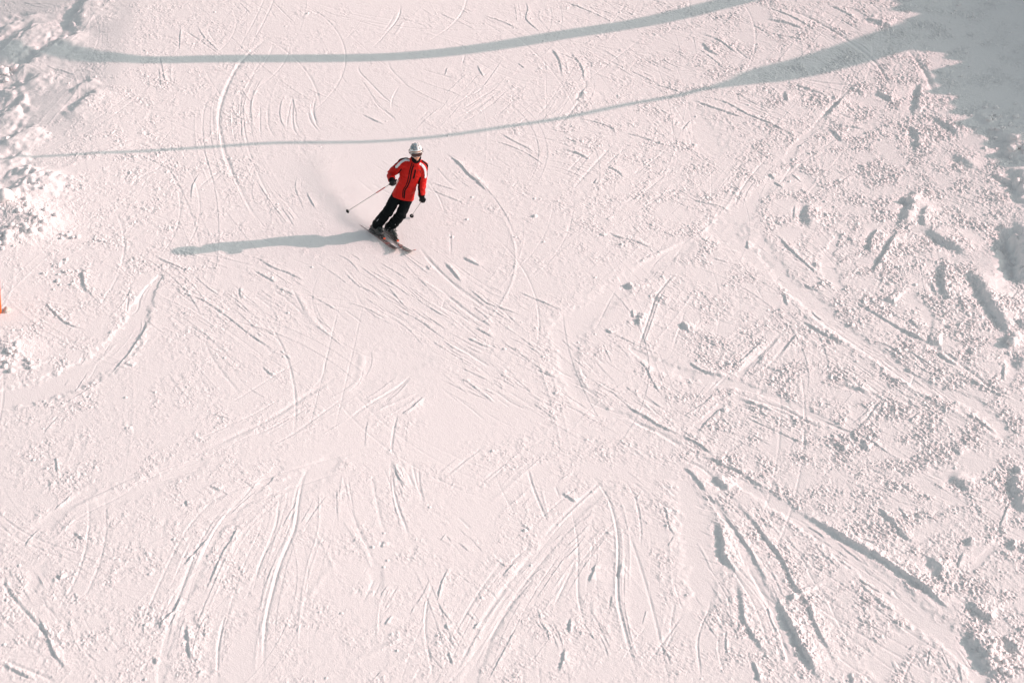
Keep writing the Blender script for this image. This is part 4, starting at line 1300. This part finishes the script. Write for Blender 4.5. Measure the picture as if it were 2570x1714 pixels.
# boots
def boot(a):
    sole = a - SN * .098
    base = sole + SF * .045
    up = (knR - anR).normalized() if a is anR else (knL - anL).normalized()
    sh = [loft([base - SF * .145 + SN * .035, base - SF * .10 + SN * .042, base + SN * .045, base + SF * .09 + SN * .040, base + SF * .150 + SN * .030], [.040, .047, .050, .050, .036], [.034, .043, .048, .038, .026], hint=SS, n=20, power=3),
          loft([base - SF * .075 + SN * .02, a + Vector((0, 0, 0)), a + up * .10, a + up * .17], [.046, .053, .058, .060], [.05, .060, .066, .066], hint=SS, n=20)]
    b = remesh('ski_boot', sh, .005, M_boot, person, relax=1)
    V, F = box(base - SN * .004, (.155, .034, .010), (SF, SS, SN)); bevel_obj(mesh_obj('sole', V, F, M_rub, b, False), .004)
    for k_, (c, w, hh) in enumerate([(base + SF * .06 + SN * .075, .050, .022), (base - SF * .01 + SN * .10, .056, .02), (a + up * .085, .068, .03)]):
        V, F = loft([c - SF * hh, c, c + SF * hh] if k_ < 2 else [c - up * .02, c + up * .02], [w * 1.02, w * 1.06, w][:3 if k_ < 2 else 2], hint=SS, n=22, cap=False)
        md = mesh_obj('shell_overlap', V, F, M_boot, b).modifiers.new('s', 'SOLIDIFY'); md.thickness = .004
    inst = [(base + SF * .085 + SN * .082, .045), (base + SF * .035 + SN * .098, .047), (a + up * .05 + SF * .062, .055), (a + up * .12 + SF * .064, .058)]
    for c, w in inst:
        V, F = box(c - SS * .030, (.008, .026, .006), (SF, (SS - SN * .5).normalized(), SN)); bevel_obj(mesh_obj('buckle', V, F, M_buck, b, False), .002)
        V, F = box(c + SS * .010, (.005, .036, .003), (SF, SS, SN)); bevel_obj(mesh_obj('strap', V, F, M_rub, b, False), .001)
    # pale trim line round the shell
    tr = [base - SS * .050 - SF * .11 + SN * .075, base - SS * .054 - SF * .05 + SN * .055, base - SS * .054 + SF * .02 + SN * .042, base - SS * .053 + SF * .09 + SN * .030, base - SS * .030 + SF * .150 + SN * .028]
    V, F = loft([tuple(p) for p in catmull([tuple(q) for q in tr], .01)], [.0045] * len(catmull([tuple(q) for q in tr], .01)), n=8); mesh_obj('trim', V, F, M_buck, b)
    return base - SN * .016
soleR, soleL = boot(anR), boot(anL)

# skis
def ski(base, lab):
    root = bpy.data.objects.new('ski', None); link(root); o0 = base - SN * .040; root.location = ORG + o0
    tag(root, lab, 'ski', 'skis on the skier')
    back, front = -.74, .70; N = 54; V, F, MI = [], [], []
    th = .013
    for i in range(N + 1):
        s = back + (front - back) * i / N; e = (s - back) / (front - back)
        w = .034 + .021 * float(smooth(.55, .90, e)) + .013 * float(smooth(.45, .03, e))
        if e > .93: w *= math.sqrt(max(0.02, 1 - ((e - .93) / .07) ** 2.2))
        if e < .02: w *= .75 + 12 * e
        up_ = .075 * max(0, (e - .87) / .13) ** 1.8 + .012 * max(0, (.05 - e) / .05) - .012 * math.sin(math.pi * min(1, max(0, e)))
        t_ = th * (1 if .2 < e < .75 else .62)
        c = SF * s + SN * up_
        for (a_, b_) in ((-w, 0), (-w, t_ * .45), (-w * .86, t_), (w * .86, t_), (w, t_ * .45), (w, 0)): V.append(c + SS * a_ + SN * b_)
    for i in range(N):
        e = i / N
        for k in range(6):
            a0 = i * 6 + k; a1 = i * 6 + (k + 1) % 6; F.append((a0, a1, a1 + 6, a0 + 6))
            MI.append(3 if k == 5 else (1 if k in (0, 1, 3, 4) else (2 if e > .965 else (1 if .72 < e < .75 else 0))))
    F.append(tuple(range(5, -1, -1))); MI.append(1); F.append(tuple(N * 6 + k for k in range(6))); MI.append(2)
    o = mesh_obj('ski_body', V, F, M_skitop, root, False)
    for m_ in (M_skired, M_skitip, M_base): o.data.materials.append(m_)
    o.data.polygons.foreach_set('material_index', MI)
    V, F = box(SN * .017 , (.185, .032, .006), (SF, SS, SN)); bevel_obj(mesh_obj('binding_plate', V, F, M_rub, root, False), .002)
    toe = join([box(SF * .185 + SN * .036, (.032, .030, .014), (SF, SS, SN)), box(SF * .160 + SN * .052, (.014, .034, .008), (SF, SS, SN))])
    t_o = bevel_obj(mesh_obj('toe_piece', *toe, M_rub, root, False), .004)
    V, F = box(SF * .222 + SN * .034, (.012, .020, .012), (SF, SS, SN)); bevel_obj(mesh_obj('toe_cap', V, F, M_skitip, t_o, False), .003)
    heel = join([box(-SF * .140 + SN * .040, (.034, .027, .018), (SF, SS, SN)), box(-SF * .128 + SN * .066, (.018, .024, .012), (SF, SS, SN))])
    h_o = bevel_obj(mesh_obj('heel_piece', *heel, M_rub, root, False), .004)
    V, F = box(-SF * .168 + SN * .074, (.030, .012, .007), (SF, SS, (SN + SF * -.5).normalized())); bevel_obj(mesh_obj('heel_lever', V, F, M_skitip, h_o, False), .003)
    V, F = box(-SF * .135 + SN * .080, (.010, .018, .005), (SF, SS, SN)); bevel_obj(mesh_obj('heel_trim', V, F, M_buck, h_o, False), .002)
    return root
ski(soleR, "ski under the skier's outer boot, nearer the long body shadow")
ski(soleL, "ski under the skier's inner boot, on the right-hand side")

# poles
def pole(h, tip, axis, lab, side, band):
    root = bpy.data.objects.new('ski_pole', None); link(root); root.location = ORG + tip
    tag(root, lab, 'ski pole', 'ski poles held by the skier'); a = Vector(axis).normalized(); Ln = (h - tip).length
    z0 = Vector((0, 0, 0))
    def seg(name, s0, s1, r0, r1, m_, par): V, F = loft([z0 + a * s0, z0 + a * s1], [r0, r1], n=14); return mesh_obj(name, V, F, m_, par)
    s_ = seg('shaft', .05, Ln - .05, .0052, .0078, M_shaft, root)
    if band: seg('shaft_band', Ln * .66, Ln * .84, .0090, .0094, M_shred, s_)
    seg('tip', 0, .06, .0025, .0062, M_shaft, root)
    seg('grip', Ln - .075, Ln + .085, .0150, .0165, M_rub, root)
    V, F = [], []
    _, u_, v_ = frame_from(a, (1, 0, 0))
    for k in range(20):
        th = 2 * math.pi * k / 20; q = u_ * math.cos(th) + v_ * math.sin(th)
        for (r, hh) in ((.008, .068), (.026, .058), (.034, .050), (.033, .046), (.008, .056)): V.append(q * r + a * hh)
    for k in range(20):
        for j in range(5): F.append((k * 5 + j, ((k + 1) % 20) * 5 + j, ((k + 1) % 20) * 5 + (j + 1) % 5, k * 5 + (j + 1) % 5))
    mesh_obj('basket', V, F, M_rub, root)
    top = a * (Ln + .07); st = [top, top + v_ * .03 * side - a * .05, top - a * .11 + v_ * .035 * side, top - a * .13]
    V, F = loft([tuple(p) for p in catmull([tuple(q) for q in st], .01)], [.006] * len(catmull([tuple(q) for q in st], .01)), n=8); mesh_obj('strap', V, F, M_rub, root)
pole(haR, poleR_tip, axR, 'ski pole with red band held out over the spray', 1, True)
pole(haL, poleL_tip, axL, "short looking ski pole pointing back from the skier's right-hand-side glove", -1, False)

# ------------------------------------------------------------------ snow thrown up by the skis
pts3 = []
rs = random.Random(3)
spray_lines = [(Vector((-.55, .62, .03)), Vector((.25, -.50, .02)), 6500, .055), (Vector((.0, .1, .02)), Vector((.50, -.58, .02)), 3500, .045)]
V, F = [], []
def bit(c, r):
    o = len(V); q = [Vector((rs.gauss(0, 1), rs.gauss(0, 1), rs.gauss(0, 1))).normalized() * r * rs.uniform(.7, 1.2) for _ in range(4)]
    for k in q: V.append(c + k)
    F.extend([(o, o + 1, o + 2), (o, o + 2, o + 3), (o, o + 3, o + 1), (o + 1, o + 3, o + 2)])
for a, b, n_, w in spray_lines:
    for _ in range(n_):
        t_ = rs.random(); c = L(a, b, t_) + Vector((rs.gauss(-w * 1.2, w), rs.gauss(-w * .8, w), abs(rs.gauss(0, w * .6)) - .02))
        bit(c, rs.uniform(.0016, .0038) * (1 if rs.random() < .95 else 1.8))
for _ in range(11000):                                    # grains hanging in the plume behind the tails
    t_ = rs.random() ** 1.6; c = Vector((.1 - 1.0 * t_, -.15 + 2.6 * t_, .0)); sp2 = .05 + .42 * t_
    bit(c + Vector((rs.gauss(0, sp2), rs.gauss(0, sp2), abs(rs.gauss(0, .10 + .22 * t_)))), rs.uniform(.0012, .0030))
wall = [Vector(p) for p in ((-.10, .02, 0), (-.34, .36, 0), (-.56, .68, 0), (-.78, 1.05, 0), (-.98, 1.45, 0), (-1.12, 1.95, 0), (-1.15, 2.4, 0))]
for _ in range(26000):                                    # low dense curtain along the carved line
    q = rs.random() ** 1.25 * (len(wall) - 1.001); c = L(wall[int(q)], wall[int(q) + 1], q - int(q)); f = q / 6
    bit(c + Vector((rs.gauss(.02 + .06 * f, .035 + .09 * f), rs.gauss(.03, .05 + .08 * f), abs(rs.gauss(0, .055 + .05 * f)))), rs.uniform(.0016, .0036))
for c0, n_, w in ((P3(625, 1215), 260, .022), (P3(650, 1160), 160, .018), (P3(560, 1262), 320, .03), (P3(455, 1265), 200, .03), (P3(700, 1330), 240, .04)):
    for _ in range(n_): bit(c0 + Vector((rs.gauss(0, w), rs.gauss(-.03, w), rs.gauss(0, w))), rs.uniform(.002, .005))
M_sp = mat('blown_snow', (.9, .88, .88), rough=.8, spec=.1)
o = mesh_obj('snow_spray', V, F, M_sp, None, False); o.location = ORG; tag(o, kind='stuff')

# drifting powder behind the turn: a soft cloud with real volume
vm = bpy.data.materials.new('powder'); vm.use_nodes = True; n = vm.node_tree; n.nodes.clear()
ou = n.nodes.new('ShaderNodeOutputMaterial'); pv = n.nodes.new('ShaderNodeVolumePrincipled'); tc = n.nodes.new('ShaderNodeTexCoord')
pv.inputs['Color'].default_value = (.97, .95, .95, 1); pv.inputs['Anisotropy'].default_value = .2
def MN(op, a, b=None, clamp=False):
    m_ = n.nodes.new('ShaderNodeMath'); m_.operation = op; m_.use_clamp = clamp
    for i, q in enumerate((a, b)):
        if q is None: continue
        if isinstance(q, (int, float)): m_.inputs[i].default_value = q
        else: n.links.new(q, m_.inputs[i])
    return m_.outputs[0]
sep = n.nodes.new('ShaderNodeSeparateXYZ'); n.links.new(tc.outputs['Object'], sep.inputs[0])
X, Y, Z = sep.outputs                                     # X runs 0..1 from ski tips to the far end of the drift
# radius of the cloud grows with X; Y, Z are in metres
rad_ = MN('ADD', MN('MULTIPLY', X, .62), .10)
rho = MN('SQRT', MN('ADD', MN('MULTIPLY', Y, Y), MN('MULTIPLY', MN('MULTIPLY', Z, Z), 2.6)))
fall = MN('SUBTRACT', 1.0, MN('DIVIDE', rho, rad_), True)
ns = n.nodes.new('ShaderNodeTexNoise'); ns.inputs['Scale'].default_value = 3.2; ns.inputs['Detail'].default_value = 5; ns.inputs['Roughness'].default_value = .6
mp = n.nodes.new('ShaderNodeMapping'); mp.inputs['Scale'].default_value = (3.2, 1.3, 1.6); n.links.new(tc.outputs['Object'], mp.inputs[0]); n.links.new(mp.outputs[0], ns.inputs['Vector'])
nz = MN('MULTIPLY', MN('SUBTRACT', ns.outputs['Fac'], .36, True), 3.4)
ends = MN('MULTIPLY', MN('MULTIPLY', X, 7.0, True), MN('MULTIPLY', MN('SUBTRACT', 1.0, X), 1.7, True))
dens = MN('MULTIPLY', MN('MULTIPLY', MN('MULTIPLY', fall, nz), ends), MN('ADD', 1.0, MN('MULTIPLY', MN('SUBTRACT', 1.0, X, True), 4.0)))
n.links.new(MN('MULTIPLY', dens, .55), pv.inputs['Density']); n.links.new(pv.outputs[0], ou.inputs['Volume'])
ax = Vector((-1.05, 2.75, 0)); Lx = ax.length; start = Vector((.20, -.50, .06)); V, F = [], []; NR = 20; ST = 12
for i in range(ST + 1):
    x = i / ST; r = .11 + .64 * x
    for k in range(NR):
        th = 2 * math.pi * k / NR; V.append((x, r * math.cos(th), max(-.10, r * .66 * math.sin(th))))
for i in range(ST):
    for k in range(NR): F.append((i * NR + k, i * NR + (k + 1) % NR, (i + 1) * NR + (k + 1) % NR, (i + 1) * NR + k))
F.append(tuple(range(NR - 1, -1, -1))); F.append(tuple(ST * NR + k for k in range(NR)))
o = mesh_obj('powder_cloud', V, F, vm, None, False); tag(o, kind='stuff')
d_ = ax.normalized(); o.location = ORG + start; o.rotation_euler = (0, 0, math.atan2(d_.y, d_.x)); o.scale = (Lx, 1, 1)
